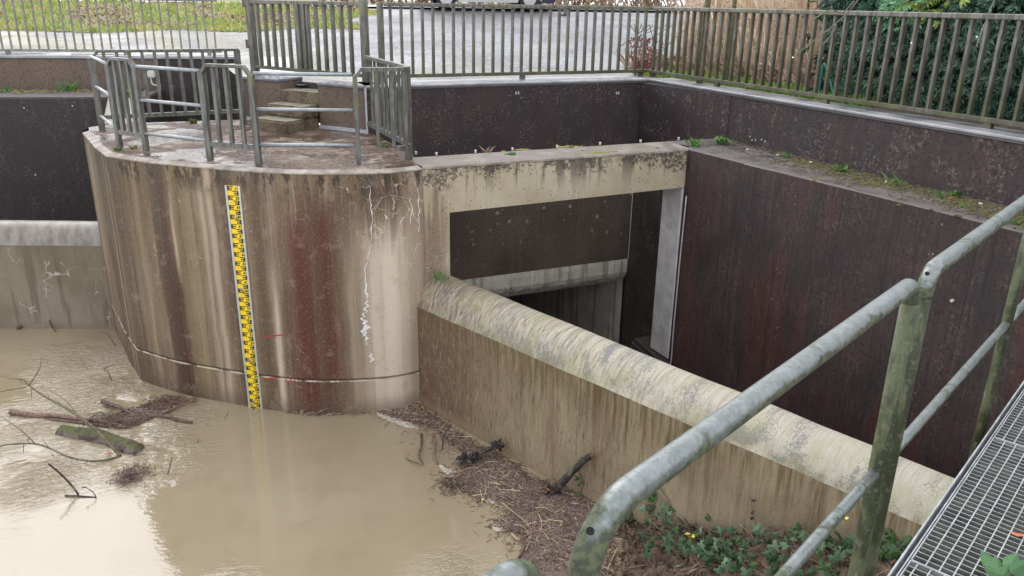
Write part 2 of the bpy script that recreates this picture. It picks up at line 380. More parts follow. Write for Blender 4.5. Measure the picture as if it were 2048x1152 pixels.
def spotted(g0=None):
    g = Mat('lichen_spotted_pit_wall', .8); p = g.pos; z = g.xyz(p)[2]
    st = g.noise(p, 1.0, 5, .65, sc=(9, 9, .5)); sp = g.noise(p, 40, 5, .7); big = g.noise(p, 1.1, 3)
    c = g.mix(g.ramp(big, .3, .7), (.066, .047, .035), (.105, .078, .058)); c = g.mix(g.f('MULTIPLY', g.ramp(st, .5, .75), .5), c, (.11, .085, .064))
    o = g.vor(g.vadd(p, g.mul(g.noisec(p, 30, 2), (.02, .02, .02))), 11); r = g.xyz(o['Color'])
    rad = g.f('MULTIPLY', r[1], .36)
    dot = g.f('MULTIPLY', g.ramp(g.f('SUBTRACT', o['Distance'], rad), .03, -.05), g.f('MULTIPLY', g.ramp(r[0], .35, .4), g.ramp(z, .5, 1.6)))
    c = g.mix(g.f('MULTIPLY', dot, .85), c, (.32, .285, .24))
    o2 = g.vor(p, 31); dot2 = g.f('MULTIPLY', g.ramp(o2['Distance'], .28, .12), g.ramp(g.xyz(o2['Color'])[0], .72, .76))
    c = g.mix(g.f('MULTIPLY', dot2, .55), c, (.26, .23, .19)); c = g.mix(g.ramp(sp, .40, .30), c, (.014, .01, .009))
    return g.out(c, g.bump(sp, .5, .008))
M_SPOT = spotted()
M_LIGHT = plain('bare_grey_concrete', (.40, .375, .36), .85, var=.16, scale=7, bump=.25)
def jamb_material():
    g = Mat('grey_culvert_concrete', .8); p = g.pos
    st = g.noise(p, 1.0, 5, .6, sc=(10, 10, .6)); n = g.noise(p, 3, 5); sp = g.noise(p, 30, 4)
    c = g.mix(g.ramp(n, .35, .65), (.46, .405, .34), (.60, .54, .465)); c = g.mix(g.f('MULTIPLY', g.ramp(st, .5, .7), .6), c, (.13, .115, .075))
    c = g.mix(g.f('MULTIPLY', g.ramp(sp, .6, .7), .5), c, (.08, .07, .06)); return g.out(c, g.bump(sp, .4, .008))
M_JAMB = jamb_material()

WD = Vector((.344, -.939, 0)); WN = Vector((.939, .344, 0)); W0 = Vector((2.391, 7.728, 0))
LD = Vector((.922, -.386, 0)); LN = Vector((.386, .922, 0)); L0 = Vector((-2.187, 11.967, 0))
def weir_face_material():
    g = Mat('drip_stained_weir_concrete', .82); p = g.pos; x = g.xyz(p); z = x[2]
    s = g.f('ADD', g.f('MULTIPLY', g.f('SUBTRACT', x[0], W0.x), WD.x), g.f('MULTIPLY', g.f('SUBTRACT', x[1], W0.y), WD.y))
    big = g.noise(p, 1.2, 4); st = g.noise(p, 1.0, 6, .7, sc=(16, 16, 1.0)); dr = g.noise(p, 1.0, 6, .75, sc=(48, 48, 7), dist=.8); sp = g.noise(p, 42, 5, .7)
    c = g.mix(g.ramp(big, .35, .65), (.205, .170, .118), (.265, .225, .162))
    c = g.mix(g.f('MULTIPLY', g.ramp(s, 2.0, .2), .85), c, (.125, .080, .053))
    c = g.mix(g.f('MULTIPLY', g.f('MULTIPLY', g.ramp(dr, .52, .80), g.ramp(s, 4.2, 2.2, .15, 1.0)), .8), c, (.315, .25, .165))
    c = g.mix(g.f('MULTIPLY', g.f('MULTIPLY', g.ramp(dr, .46, .20), g.ramp(s, 4.5, 2.2, .12, 1.0)), .9), c, (.085, .055, .037))
    up = g.ramp(z, .25, 1.2)
    c = g.mix(g.f('MULTIPLY', g.f('MULTIPLY', g.ramp(st, .40, .85), up), g.ramp(s, .8, 2.5, .40, .95)), c, (.075, .056, .021))
    c = g.mix(g.f('MULTIPLY', g.f('MULTIPLY', g.ramp(g.noise(p, 1.0, 4, .6, sc=(7, 7, .5)), .55, .68), g.ramp(s, 4.4, 3.0)), .35), c, (.15, .075, .052))
    c = g.mix(g.f('MULTIPLY', g.f('MULTIPLY', g.ramp(z, .75, 1.2), g.ramp(st, .3, .75)), .55), c, (.115, .092, .038))
    c = g.mix(g.f('MULTIPLY', g.ramp(z, .18, .02), .5), c, (.24, .19, .13))
    c = g.mix(g.f('MULTIPLY', g.ramp(sp, .6, .8), .45), c, (.10, .08, .05)); c = g.punch(c, 1.38, .215)
    pt = pits(g, 22, .17, p, .6); c = g.mix(g.f('MULTIPLY', pt, .75), c, (.06, .045, .028))
    v = g.vor(g.vadd(p, g.mul(g.noisec(p, 5, 3), (.35, .35, .35))), 4, 'DISTANCE_TO_EDGE')['Distance']
    c = g.mix(g.f('MULTIPLY', g.f('MULTIPLY', g.ramp(v, .03, .006), g.ramp(s, 1.6, .3)), .14), c, (.4, .36, .28))
    return g.out(c, g.bump(g.f('SUBTRACT', g.f('ADD', sp, dr), pt), .4, .008))
M_WEIR = weir_face_material()
def cap_material():
    g = Mat('lichen_covered_weir_cap', .85); p = g.pos; x = g.xyz(p)
    s = g.f('ADD', g.f('MULTIPLY', g.f('SUBTRACT', x[0], W0.x), WD.x), g.f('MULTIPLY', g.f('SUBTRACT', x[1], W0.y), WD.y))
    S = g.vec(s, 0.0, x[2])
    wr = g.noise(S, 1.0, 6, .75, 1.0, sc=(34, 1, 8)); pa = g.noise(S, 1.0, 4, .6, .3, sc=(3.4, 1, 3.0)); sp = g.noise(p, 55, 5, .72)
    wa = g.ramp(s, 5.0, 1.5, .25, 1.0)
    c = g.mix(g.f('MULTIPLY', g.ramp(wr, .62, .30), wa), (.41, .375, .30), (.205, .17, .115))
    c = g.mix(g.f('MULTIPLY', g.ramp(s, 1.9, .1), g.ramp(wr, .62, .40, .25, .85)), c, (.13, .085, .062))
    br = g.ramp(g.f('ADD', g.f('MULTIPLY', pa, .62), g.f('MULTIPLY', sp, .42)), .53, .63)
    c = g.mix(g.f('MULTIPLY', br, g.ramp(s, .6, 2.2, .3, .9)), c, (.185, .178, .168))
    c = g.mix(g.f('MULTIPLY', g.ramp(wr, .32, .12), g.f('MULTIPLY', wa, .7)), c, (.105, .085, .055))
    c = g.mix(g.f('MULTIPLY', g.f('MULTIPLY', g.ramp(x[2], 1.44, 1.525), g.ramp(g.f('ADD', pa, g.f('MULTIPLY', sp, .4)), .45, 1.0)), .75), c, (.25, .21, .055))
    c = g.mix(g.f('MULTIPLY', g.f('MULTIPLY', g.ramp(x[2], 1.30, 1.19), g.ramp(pa, .25, .75)), .55), c, (.17, .15, .065))
    c = g.mix(g.f('MULTIPLY', g.ramp(g.noise(p, 3, 3), .50, .64), .30), c, (.30, .275, .12))
    return g.out(c, g.bump(g.f('ADD', wr, g.f('MULTIPLY', sp, .5)), .5, .012))
M_CAP = cap_material()
def lweir_material():
    g = Mat('veined_left_weir_concrete', .8); p = g.pos; z = g.xyz(p)[2]
    st = g.noise(p, 1.0, 5, .65, sc=(8, 8, .5)); sp = g.noise(p, 30, 5, .7); big = g.noise(p, 1.5, 4)
    c = g.mix(g.ramp(big, .35, .65), (.165, .130, .088), (.225, .185, .135)); c = g.mix(g.f('MULTIPLY', g.ramp(st, .52, .7), .6), c, (.095, .075, .046))
    v = g.vor(g.vadd(p, g.mul(g.noisec(p, 4, 3), (.5, .5, .5))), 3.4, 'DISTANCE_TO_EDGE')['Distance']
    c = g.mix(g.f('MULTIPLY', g.ramp(v, .028, .006), g.ramp(g.noise(p, 2.2, 2), .48, .6, 0, .75)), c, (.52, .48, .40))
    c = g.mix(g.f('MULTIPLY', g.ramp(z, .7, 1.2), g.ramp(st, .35, .6, .2, .7)), c, (.14, .115, .07))
    c = g.mix(g.f('MULTIPLY', g.ramp(z, .14, .0), .6), c, (.16, .13, .09)); return g.out(c, g.bump(sp, .4, .008))
M_LWEIR = lweir_material()
def lcap_material():
    g = Mat('wet_grey_weir_cap', .4); p = g.pos; st = g.noise(p, 1.0, 5, .65, sc=(9, 4, 4)); sp = g.noise(p, 30, 4)
    c = g.mix(g.ramp(st, .2, .8), (.13, .105, .082), (.25, .22, .182)); return g.out(c, g.bump(sp, .35, .006), .38)
M_LCAP = lcap_material()
def coping_material():
    g = Mat('wet_grey_coping', .3); p = g.pos; n = g.noise(p, 3, 4); sp = g.noise(p, 40, 4)
    c = g.mix(g.ramp(n, .35, .65), (.23, .232, .245), (.35, .345, .35)); c = g.mix(g.f('MULTIPLY', g.ramp(sp, .6, .7), .5), c, (.22, .19, .15))
    return g.out(c, g.bump(sp, .25, .004), g.ramp(n, .3, .7, .22, .5))
M_COPING = coping_material()
M_COPEDGE = plain('dark_coping_drip_edge', (.10, .095, .10), .5, var=.2, scale=9)
def step_material():
    g = Mat('mossy_step_concrete', .85); p = g.pos; n = g.noise(p, 5, 5, .65); sp = g.noise(p, 32, 5, .7); z = g.xyz(g.nrm)[2]
    c = g.mix(g.ramp(n, .38, .62), (.10, .070, .042), (.175, .135, .085)); c = g.mix(g.f('MULTIPLY', g.ramp(sp, .5, .7), .75), c, (.035, .027, .015))
    c = g.mix(g.f('MULTIPLY', g.ramp(z, .5, .9), g.ramp(n, .3, .55, .45, .9)), c, (.23, .215, .155)); return g.out(c, g.bump(sp, .6, .012))
M_STEP = step_material()
M_COPDK = plain('wet_dark_coping', (.12, .12, .135), .3, var=.3, scale=6)
M_SEAL = plain('pale_joint_sealant', (.38, .385, .40), .55, var=.1, scale=12, bump=.1)
M_WHITE = plain('white_plastic', (.52, .50, .47), .5, var=.08, scale=30, bump=.05)
M_GAP = plain('joint_shadow_gap', (.03, .025, .02), .9, var=.2)
M_LIME = plain('lime_deposit', (.66, .64, .61), .8, var=.08, scale=60, bump=.5)
M_RED = plain('red_marker_paint', (.33, .035, .025), .7, var=.2, scale=60, bump=.1)
#@@PART2
# ================================================================== structure: pier, portal, walls, weirs
ZT, ZC = 2.70, 3.29                          # platform / ledge level, parapet level
def off_poly(pts, d):
    out = []
    for i, p in enumerate(pts):
        a = pts[max(i - 1, 0)]; b = pts[min(i + 1, len(pts) - 1)]
        tx, ty = b[0] - a[0], b[1] - a[1]; l = math.hypot(tx, ty)
        out.append((p[0] - ty / l * d, p[1] + tx / l * d))
    return out
SW_R = Vector((2.52, 10.0, 0)); SW_L = Vector((1.22, 11.76, 0)); SWD = (SW_L - SW_R).normalized(); SWN = Vector((SWD.y, -SWD.x, 0)) # SWN points away from the platform
if SWN.y < 0: SWN = -SWN
pier = thing('gauge_pier', (1.0, 9.6, 0), 'big rounded concrete pier with rust red runs, carrying the yellow staff gauge', 'pier')
bm = bmesh.new(); uvl = bm.loops.layers.uv.new('UVMap')
ZG = .418                                    # level of the horizontal casting joint
def ring_sheet(P, Q, z0, z1, n=1):
    gs = []
    for k in range(n + 1):
        t = k / n; gs.append([bm.verts.new((p[0] + (q[0] - p[0]) * t, p[1] + (q[1] - p[1]) * t, z0 + (z1 - z0) * t)) for p, q in zip(P, Q)])
    for k in range(n):
        for i in range(len(P) - 1):
            f = bm.faces.new((gs[k][i], gs[k][i + 1], gs[k + 1][i + 1], gs[k + 1][i]))
            for l, (ii, kk) in zip(f.loops, ((i, k), (i + 1, k), (i + 1, k + 1), (i, k + 1))): l[uvl].uv = (FU[ii], z0 + (z1 - z0) * kk / n)
in1 = off_poly(FP, .014)
ring_sheet(FP, FP, -1.2, ZG - .012); ring_sheet(FP, in1, ZG - .012, ZG - .007); ring_sheet(in1, in1, ZG - .007, ZG + .005); ring_sheet(in1, FP, ZG + .005, ZG + .012)
ring_sheet(FP, FP, ZG + .012, ZT - .035, 3)
bmesh.ops.remove_doubles(bm, verts=bm.verts, dist=.0005)
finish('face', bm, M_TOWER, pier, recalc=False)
bm = bmesh.new()
in2 = off_poly(FP, .075); in0 = off_poly(FP, -.006)
A = [bm.verts.new((p[0], p[1], ZT - .035)) for p in in0]; B = [bm.verts.new((p[0], p[1], ZT - .022)) for p in in0]; C = [bm.verts.new((p[0], p[1], ZT)) for p in in2]
for i in range(len(FP) - 1):
    bm.faces.new((A[i], A[i + 1], B[i + 1], B[i])); bm.faces.new((B[i], B[i + 1], C[i + 1], C[i]))
finish('rim', bm, M_RIM, pier, recalc=False)
back = [(2.503, 7.80), (2.503, 8.25), (2.60, 8.30), (2.60, 9.96), (SW_R.x, SW_R.y), (SW_L.x, SW_L.y), (-.45, 11.86), (-.70, 11.6)]
bm = bmesh.new(); top = in2[:-1] + back
vt = [bm.verts.new((p[0], p[1], ZT)) for p in top]; f = bm.faces.new(vt); bmesh.ops.triangulate(bm, faces=[f])
finish('platform', bm, M_PLAT, pier)
bm = bmesh.new(); sheet(bm, [FP[-1], (2.503, 7.80), (2.503, 8.25), (2.60, 8.30), (2.60, 9.96)], -1.2, ZT); sheet(bm, [(1.22, 11.76), (-.45, 11.86), (-.70, 11.6), FP[0]], -1.2, ZT)
finish('side', bm, M_PIT, pier)
# lime crack: thin raised crusts on the face
bm = bmesh.new()
def crust(pts, wds, jitter=.012, th=.006):
    P = []
    for i in range(len(pts) - 1):
        for k in range(6):
            t = k / 6; P.append((pts[i][0] + (pts[i + 1][0] - pts[i][0]) * t, pts[i][1] + (pts[i + 1][1] - pts[i][1]) * t, wds[i] + (wds[i + 1] - wds[i]) * t))
    L = []
    for (x, y, wd) in P:
        h = tower_hit(x, y)
        if not h: continue
        _, p, n = h; t = Vector((-n.y, n.x, 0)); j = random.uniform(-jitter, jitter); ww = wd * random.uniform(.2, 1.1)
        p = p + t * j
        L.append([bm.verts.new(p - t * ww + n * .001), bm.verts.new(p - t * ww * .4 + n * th), bm.verts.new(p + t * ww * .4 + n * th), bm.verts.new(p + t * ww + n * .001)])
    for a, b in zip(L, L[1:]):
        for k in range(3): bm.faces.new((a[k], a[k + 1], b[k + 1], b[k]))
crust([(740, 372), (743, 410), (744, 450), (742, 490), (735, 520), (729, 550), (734, 590), (738, 600)], [.006, .007, .008, .006, .006, .007, .014, .009])
crust([(738, 600), (731, 620), (727, 640), (731, 660), (730, 675)], [.012, .014, .022, .05, .012], .03)
crust([(731, 660), (733, 680), (735, 692)], [.03, .016, .008], .02); crust([(741, 706), (744, 716), (742, 727)], [.008, .024, .010], .02)
crust([(771, 430), (774, 440)], [.01, .008], .005)
crust([(740, 372), (732, 376), (720, 372)], [.005, .004, .003]); crust([(678, 373), (692, 376), (700, 388)], [.003, .006, .003])
crust([(780, 390), (800, 393), (820, 398), (824, 420), (818, 455)], [.003, .006, .006, .006, .003]); crust([(828, 360), (836, 380), (838, 430), (838, 470)], [.003, .004, .007, .003])
crust([(745, 420), (757, 408), (764, 395), (778, 392)], [.003, .003, .003, .003]); crust([(786, 392), (789, 405), (786, 424)], [.004, .01, .003])
finish('lime_crack', bm, M_LIME, pier)
def dab(pts, wpx):
    bm = bmesh.new()
    for a, b in zip(pts, pts[1:]):
        q = []
        for (x, y, s) in ((a[0], a[1], -1), (b[0], b[1], -1), (b[0], b[1], 1), (a[0], a[1], 1)):
            if abs(b[0] - a[0]) > abs(b[1] - a[1]): h = tower_hit(x, y + s * wpx)
            else: h = tower_hit(x + s * wpx, y)
            q.append(bm.verts.new(h[1] + h[2] * .003))
        bm.faces.new(q)
    finish('red_level_mark', bm, M_RED, pier)
dab([(526, 673), (545, 672), (556, 670.5), (568, 669.5)], 1.2); dab([(527, 758.5), (540, 757), (557, 755.5)], 1.5)
for x in (571, 580, 588): dab([(x, 754), (x + 2, 763)], .9)

# steps up to the yard and the low wall either side
swa = thing('step_wall', (SW_R.x, SW_R.y, ZT), 'low brown concrete wall split by the opening above the three mossy steps', 'wall')
OP0 = Vector((2.055, 10.63, 0)) ; OP0 = SW_R + SWD * .78; OP1 = SW_R + SWD * 1.44
def quad_poly(a, b, d0, d1): return [(a + SWN * d0)[:2], (b + SWN * d0)[:2], (b + SWN * d1)[:2], (a + SWN * d1)[:2]]
for a, b in ((SW_R, OP0), (OP1, SW_L)):
    bm = bmesh.new(); prism(bm, quad_poly(a, b, 0, .42), 1.0, ZC - .045); finish('wall', bm, M_BROWN, swa)
    bm = bmesh.new(); prism(bm, quad_poly(a, b, -.02, .44), ZC - .045, ZC); bevel(bm, .012, 1); finish('coping', bm, M_COPDK, swa)
    bm = bmesh.new()
    e0, e1 = a - SWN * .012, b - SWN * .012
    if a is OP1: e0 = OP1 + SWD * .30 - SWN * .012
    bar(bm, e0 + Vector((0, 0, ZT + .025)), e1 + Vector((0, 0, ZT + .025)), .02, .045); finish('skirting_strip', bm, M_SEAL, swa)
for e in (SW_R - SWD * .012, SW_L + SWD * .012):
    bm = bmesh.new(); bar(bm, e - SWN * .014 + Vector((0, 0, ZT)), e - SWN * .014 + Vector((0, 0, ZC - .02)), .02, .02); finish('joint_seal', bm, M_SEAL, swa)
stp = thing('concrete_steps', (OP0.x, OP0.y, ZT), 'three worn mossy concrete steps from the platform up to the gate', 'steps')
for k, (d0, d1, z1, ex) in enumerate(((-.60, .0, ZT + .148, .0), (-.30, .0, ZT + .30, 0), (.0, .34, ZT + .455, 0))):
    a, b = OP0 + SWD * (.004 if k == 2 else .0), OP1 - SWD * .004
    bm = bmesh.new(); prism(bm, quad_poly(a, b, d0, d1), ZT - .05 if k == 0 else ZT + .148 * k, z1)
    if k < 2: bevel(bm, .02, 2)
    for v in bm.verts: v.co += Vector(mnoise.noise_vector(v.co * 9)) * .006
    finish('step', bm, M_STEP, stp)
bm = bmesh.new(); prism(bm, quad_poly(OP0, OP1, .345, .42), ZT, ZC - .06); finish('riser', bm, M_DARK, stp)

# portal beam with its left jamb and the bare inner face of its right support
por = thing('portal_beam', (4.2, 8.0, 0), 'pale spotted concrete beam bridging the inlet opening beside the pier', 'beam')
ZB = 2.235
bm = bmesh.new(); v = []
out = [(2.505, -1.0), (2.795, -1.0), (2.795, ZB - .045), (5.90, ZB), (5.90, ZT - .03), (2.505, ZT - .03)]
F = [bm.verts.new((x, 7.73, z)) for x, z in out]; K = [bm.verts.new((x, 8.25, z)) for x, z in out]
bm.faces.new(F); bm.faces.new(list(reversed(K)))
for i in range(6): bm.faces.new((F[i], K[i], K[(i + 1) % 6], F[(i + 1) % 6]))
finish('beam', bm, M_BEAM, por)
bm = bmesh.new(); n = 40
for i in range(n + 1):
    x = 2.505 + (5.90 - 2.505) * i / n; j = mnoise.noise(Vector((x * 6, 0, 0))) * .012
    for y, z in ((7.722 + j, ZT - .03), (7.735 + j, ZT - .012), (7.80 + j, ZT), (8.0, ZT), (8.262, ZT - .003), (8.262, ZT - .06)): bm.verts.new((x, y, z))
bm.verts.ensure_lookup_table()
for i in range(n):
    for k in range(5): bm.faces.new([bm.verts[q] for q in (i * 6 + k, i * 6 + 6 + k, i * 6 + 7 + k, i * 6 + 1 + k)])
finish('top', bm, M_BEAMTOP, por)
bm = bmesh.new(); prism(bm, [(5.80, 7.765), (6.2, 7.765), (6.2, 8.17), (5.80, 8.17)], -.06, ZB - .004); bevel(bm, .012, 1); finish('bare_support', bm, M_LIGHT, por)
bm = bmesh.new(); prism(bm, [(5.62, 7.60), (6.62, 7.60), (6.62, 8.6), (5.74, 8.6)], -1.7, -.07); bevel(bm, .05, 2); finish('plinth', bm, M_PIT, por)

# right wall: lower board-marked wall, ledge, upper parapet with coping
RL = [(5.785, 7.635), (5.93, 5.38), (6.03, 3.78), (6.20, 1.2)]
rw = thing('right_wall', (6.4, 4.5, 0), 'long dark purple brown retaining wall with mossy ledge on the right', 'wall')
bm = bmesh.new(); u = bm.loops.layers.uv.new('UVMap'); sheet(bm, RL, -1.7, ZT - .012, 1); g2 = [(5.792, 7.742)]
sheet(bm, [(5.80, 7.74), RL[0]], -1.7, ZT - .012)
finish('lower_wall', bm, M_DARKR, rw)
bm = bmesh.new()
ins = [(6.73, 8.26), (6.73, 5.2), (6.73, 3.5), (6.73, 1.2)]; o2 = [(5.83, 7.72)] + [(p[0] + .02, p[1]) for p in RL]
prev = None
for a, b in zip([(5.905, 8.26), (5.83, 7.72)] + [(p[0] + .03, p[1]) for p in RL[1:]], [(6.73, 8.26), (6.73, 7.72), (6.73, 5.38), (6.73, 3.78), (6.73, 1.2)]):
    row = [bm.verts.new((a[0] + (b[0] - a[0]) * t, a[1] + (b[1] - a[1]) * t, ZT)) for t in (0, .3, .6, 1)]
    row.insert(0, bm.verts.new((a[0] - .03, a[1], ZT - .014)))
    if prev:
        for k in range(4): bm.faces.new((prev[k], row[k], row[k + 1], prev[k + 1]))
    prev = row
finish('ledge', bm, M_LEDGE, rw)
bm = bmesh.new(); prism(bm, [(6.72, 8.245), (7.05, 8.245), (7.05, 1.2), (6.72, 1.2)], ZT - .06, ZC - .05); finish('parapet', bm, M_UPPER, rw)
bm = bmesh.new(); bar(bm, (6.716, 8.25, ZT), (6.716, 8.25, ZC - .05), .012, .014); finish('joint_seal', bm, M_SEAL, rw)
bm = bmesh.new(); prism(bm, [(6.69, 10.02), (7.12, 10.02), (7.12, 1.2), (6.69, 1.2)], ZC - .028, ZC); bevel(bm, .006, 1); finish('coping', bm, M_COPING, rw)
bm = bmesh.new(); prism(bm, [(6.705, 9.99), (7.05, 9.99), (7.05, 1.2), (6.705, 1.2)], ZC - .05, ZC - .028); finish('coping_edge', bm, M_COPEDGE, rw)
bm = bmesh.new(); tube(bm, bezier([on(1373, 392, (5.76, 7.69, 0), (1, 0, 0)), on(1360, 520, (5.76, 7.69, 0), (1, 0, 0)), on(1347, 660, (5.76, 7.69, 0), (1, 0, 0)), on(1341, 728, (5.76, 7.69, 0), (1, 0, 0)), on(1330, 738, (5.70, 7.66, 0), (1, 0, 0))], 4), .009, 6)
finish('joint_hose', bm, M_SEAL, rw, smooth=True)
# back wall: parapet, lower pit wall, rounded culvert lintel
bw = thing('back_wall', (4.6, 10.1, 0), 'dark back wall behind the beam with a rounded grey lintel over the culvert', 'wall')
bm = bmesh.new(); prism(bm, [(2.53, 10.0), (7.05, 10.0), (7.05, 10.4), (2.53, 10.4)], 2.3, ZC - .05); finish('parapet', bm, M_UPPER, bw)
bm = bmesh.new(); prism(bm, [(2.53, 10.004), (6.56, 10.004), (6.56, 10.4), (2.53, 10.4)], .57, 2.298); finish('pit_wall', bm, M_SPOT, bw)
bm = bmesh.new(); prism(bm, [(2.53, 9.975), (6.69, 9.975), (6.69, 10.55), (2.53, 10.55)], ZC - .028, ZC); bevel(bm, .006, 1); finish('coping', bm, M_COPING, bw)
bm = bmesh.new(); prism(bm, [(2.53, 9.988), (6.70, 9.988), (6.70, 10.4), (2.53, 10.4)], ZC - .05, ZC - .028); finish('coping_edge', bm, M_COPEDGE, bw)
bm = bmesh.new(); prof = [(10.0, .568), (9.995, .50), (9.998, .36), (10.03, .28), (10.10, .21), (10.22, .13), (10.40, .07), (10.75, .03), (16, .03)]
for x in (2.53, 6.545):
    for y, z in prof: bm.verts.new((x, y, z))
    bm.verts.new((x, 16, .568))
bm.verts.ensure_lookup_table(); N = len(prof) + 1
for k in range(N): bm.faces.new([bm.verts[q] for q in (k, (k + 1) % N, N + (k + 1) % N, N + k)])
bm.faces.new(bm.verts[:N]); bm.faces.new(bm.verts[N:])
finish('lintel', bm, M_JAMB, bw)
bm = bmesh.new(); bar(bm, on(1012, 572, (0, 9.992, 0), (0, 1, 0)) , on(1016, 578, (0, 9.992, 0), (0, 1, 0)), .03, .02); finish('plug', bm, M_WHITE, bw)
bm = bmesh.new()
for x in (1032, 1037, 1233, 1237): 
    p = on(x, 186, (0, 9.998, 0), (0, 1, 0)); bar(bm, p + Vector((0, 0, -.018)), p + Vector((0, 0, .018)), .016, .008)
finish('plug', bm, M_WHITE, bw)
# inner side wall of the pit and culvert side
ps = thing('pit_side_wall', (6.8, 9.2, 0), 'narrow dark wall in the recess right of the culvert mouth', 'wall')
for zz0, zz1, mt in ((-1.7, 2.2, M_PIT), (2.2, ZC - .052, M_UPPER)):
    bm = bmesh.new(); prism(bm, [(6.715, 8.175), (7.05, 8.175), (7.05, 10.45), (6.555, 10.45), (6.555, 9.998)], zz0, zz1); finish('wall', bm, mt, ps)
bm = bmesh.new(); bar(bm, (6.556, 9.994, .57), (6.556, 9.994, 2.3), .012, .012); finish('joint_seal', bm, M_JAMB, ps)
cv = thing('culvert', (5.5, 12, -1), 'dark culvert mouth with grey side wall behind the long weir', 'culvert')
bm = bmesh.new(); sheet(bm, [(6.50, 10.02), (6.52, 10.3), (6.52, 16), (2.6, 16), (2.6, 10.02)], -1.7, .55); finish('side_wall', bm, M_JAMB, cv, recalc=False)
# left side: retaining wall, ledge, parapet, brown and dark
LQ = Vector((-2.25, 16.80, 0)); LDR = Vector((.966, -.257, 0)).normalized(); LNR = Vector((LDR.y, -LDR.x, 0))   # LNR points to the water
def lp(s, d): p = LQ + LDR * s + LNR * d; return (p.x, p.y)
lw = thing('left_wall', (-1.5, 16, 0), 'far left retaining wall, brown parapet over a dark lower wall', 'wall')
LE = 2.62
bm = bmesh.new(); prism(bm, [lp(-4.5, 0), lp(LE, 0), lp(LE, -.3), lp(-4.5, -.3)], ZT - .05, ZC - .05); finish('parapet', bm, M_BROWN, lw)
bm = bmesh.new(); prism(bm, [lp(LE + .012, .004), lp(4.5, .004), lp(4.5, -.3), lp(LE + .012, -.3)], -1.0, ZC - .05); finish('pit_wall', bm, M_DARK, lw)
bm = bmesh.new(); a = lp(LE, .012); bar(bm, (a[0], a[1], ZT - .1), (a[0], a[1], ZC - .06), .03, .02); finish('joint_seal', bm, M_SEAL, lw)
bm = bmesh.new(); prism(bm, [lp(-4.5, 1.22), lp(LE + .05, 1.22), lp(LE + .05, .0), lp(-4.5, 0)], -1.2, ZT); bevel(bm, .02, 1)
finish('lower_wall', bm, M_DARK, lw)
bm = bmesh.new(); vv = [bm.verts.new((*lp(s, d), ZT + .004)) for s, d in ((-4.5, 1.19), (LE + .03, 1.19), (LE + .03, 0.01), (-4.5, 0.01))]; bm.faces.new(vv); finish('ledge', bm, M_LEDGE, lw)
bm = bmesh.new(); prism(bm, [lp(-4.5, .03), lp(4.5, .03), lp(4.5, -.45), lp(-4.5, -.45)], ZC - .05, ZC); bevel(bm, .008, 1); finish('coping', bm, M_COPING, lw)
lb = thing('left_pit_beam', (0, 13.4, 2.6), 'wet grey beam end seen between the bars of the left railing', 'beam')
bm = bmesh.new(); a = Vector((-.55, 11.9, 0)); b = Vector(lp(LE - .55, 1.2) + (0,)); d = (b - a); d.normalize(); nn = Vector((d.y, -d.x, 0))
prism(bm, [a[:2], b[:2], (b + nn * .5)[:2], (a + nn * .5)[:2]], 2.1, ZT); bevel(bm, .015, 1); finish('beam', bm, M_BEAMTOP, lb)
bm = bmesh.new(); prism(bm, [(1.5, 11.9), (1.95, 11.6), (2.6, 15.6), (2.1, 15.8)], ZC - .05, ZC - .004); finish('side_coping', bm, M_COPING, lw)
# weirs
def weir(name, P0, D, N, s0, s1, prof, crease, mats, label, hdrop=0.0):
    root = thing(name, P0 + D * ((s0 + s1) / 2), label, 'weir'); n = max(2, int((s1 - s0) / .25))
    for part, rng, mt in (('wall', range(0, crease + 1), mats[0]), ('rounded_cap', range(crease, len(prof) - 1), mats[1]), ('back_face', (len(prof) - 2, len(prof) - 1), mats[0])):
        rng = list(rng); bm = bmesh.new(); rows = []
        for i in range(n + 1):
            s = s0 + (s1 - s0) * i / n; rows.append([])
            for k in rng:
                o, z = prof[k]; z = z if z < 1.19 else 1.185 + (z - 1.185) * (.93 - hdrop * s); jit = mnoise.noise(Vector((s * 1.7, k * .7, 3))) * .006
                p = P0 + D * s + N * (o + jit); rows[-1].append(bm.verts.new((p.x, p.y, z + jit)))
        for i in range(n):
            for k in range(len(rng) - 1): bm.faces.new((rows[i][k], rows[i + 1][k], rows[i + 1][k + 1], rows[i][k + 1]))
        finish(part, bm, mt, root, smooth=(part == 'rounded_cap'), recalc=True)
    return root
PROF = [(0, -1.2), (0, 1.185), (.022, 1.235), (.050, 1.31), (.088, 1.385), (.135, 1.448), (.195, 1.495), (.265, 1.522), (.335, 1.525), (.395, 1.50), (.44, 1.445), (.46, 1.36), (.465, 1.2), (.465, -1.7)]
weir('overflow_weir', W0, WD, WN, -.02, 7.2, PROF, 1, (M_WEIR, M_CAP), 'long concrete overflow weir with pale lichen crusted rounded top, running to the walkway', .062)
weir('left_overflow_weir', L0, LD, LN, -3.5, 1.75, [(o, z if z < 1.21 else 1.205 + (z - 1.205) * .78) for o, z in PROF], 1, (M_LWEIR, M_LCAP), 'short veined concrete weir with wet grey rounded top, left of the pier')
bm = bmesh.new(); pts = [on(x, y, W0 - WD * .02, WD) for x, y in ((843, 570), (834, 600), (831, 640), (832, 720), (834, 806))]
wj = bpy.data.objects['overflow_weir']
tube(bm, bezier([W0 + WN * o - WD * .0 + Vector((-.012, -.004, z)) for o, z in ((-.01, -.05), (-.01, .6), (-.01, 1.19), (.03, 1.30), (.10, 1.40), (.2, 1.49))], 4), .012, 6); finish('joint_seal', bm, M_SEAL, wj, smooth=True)
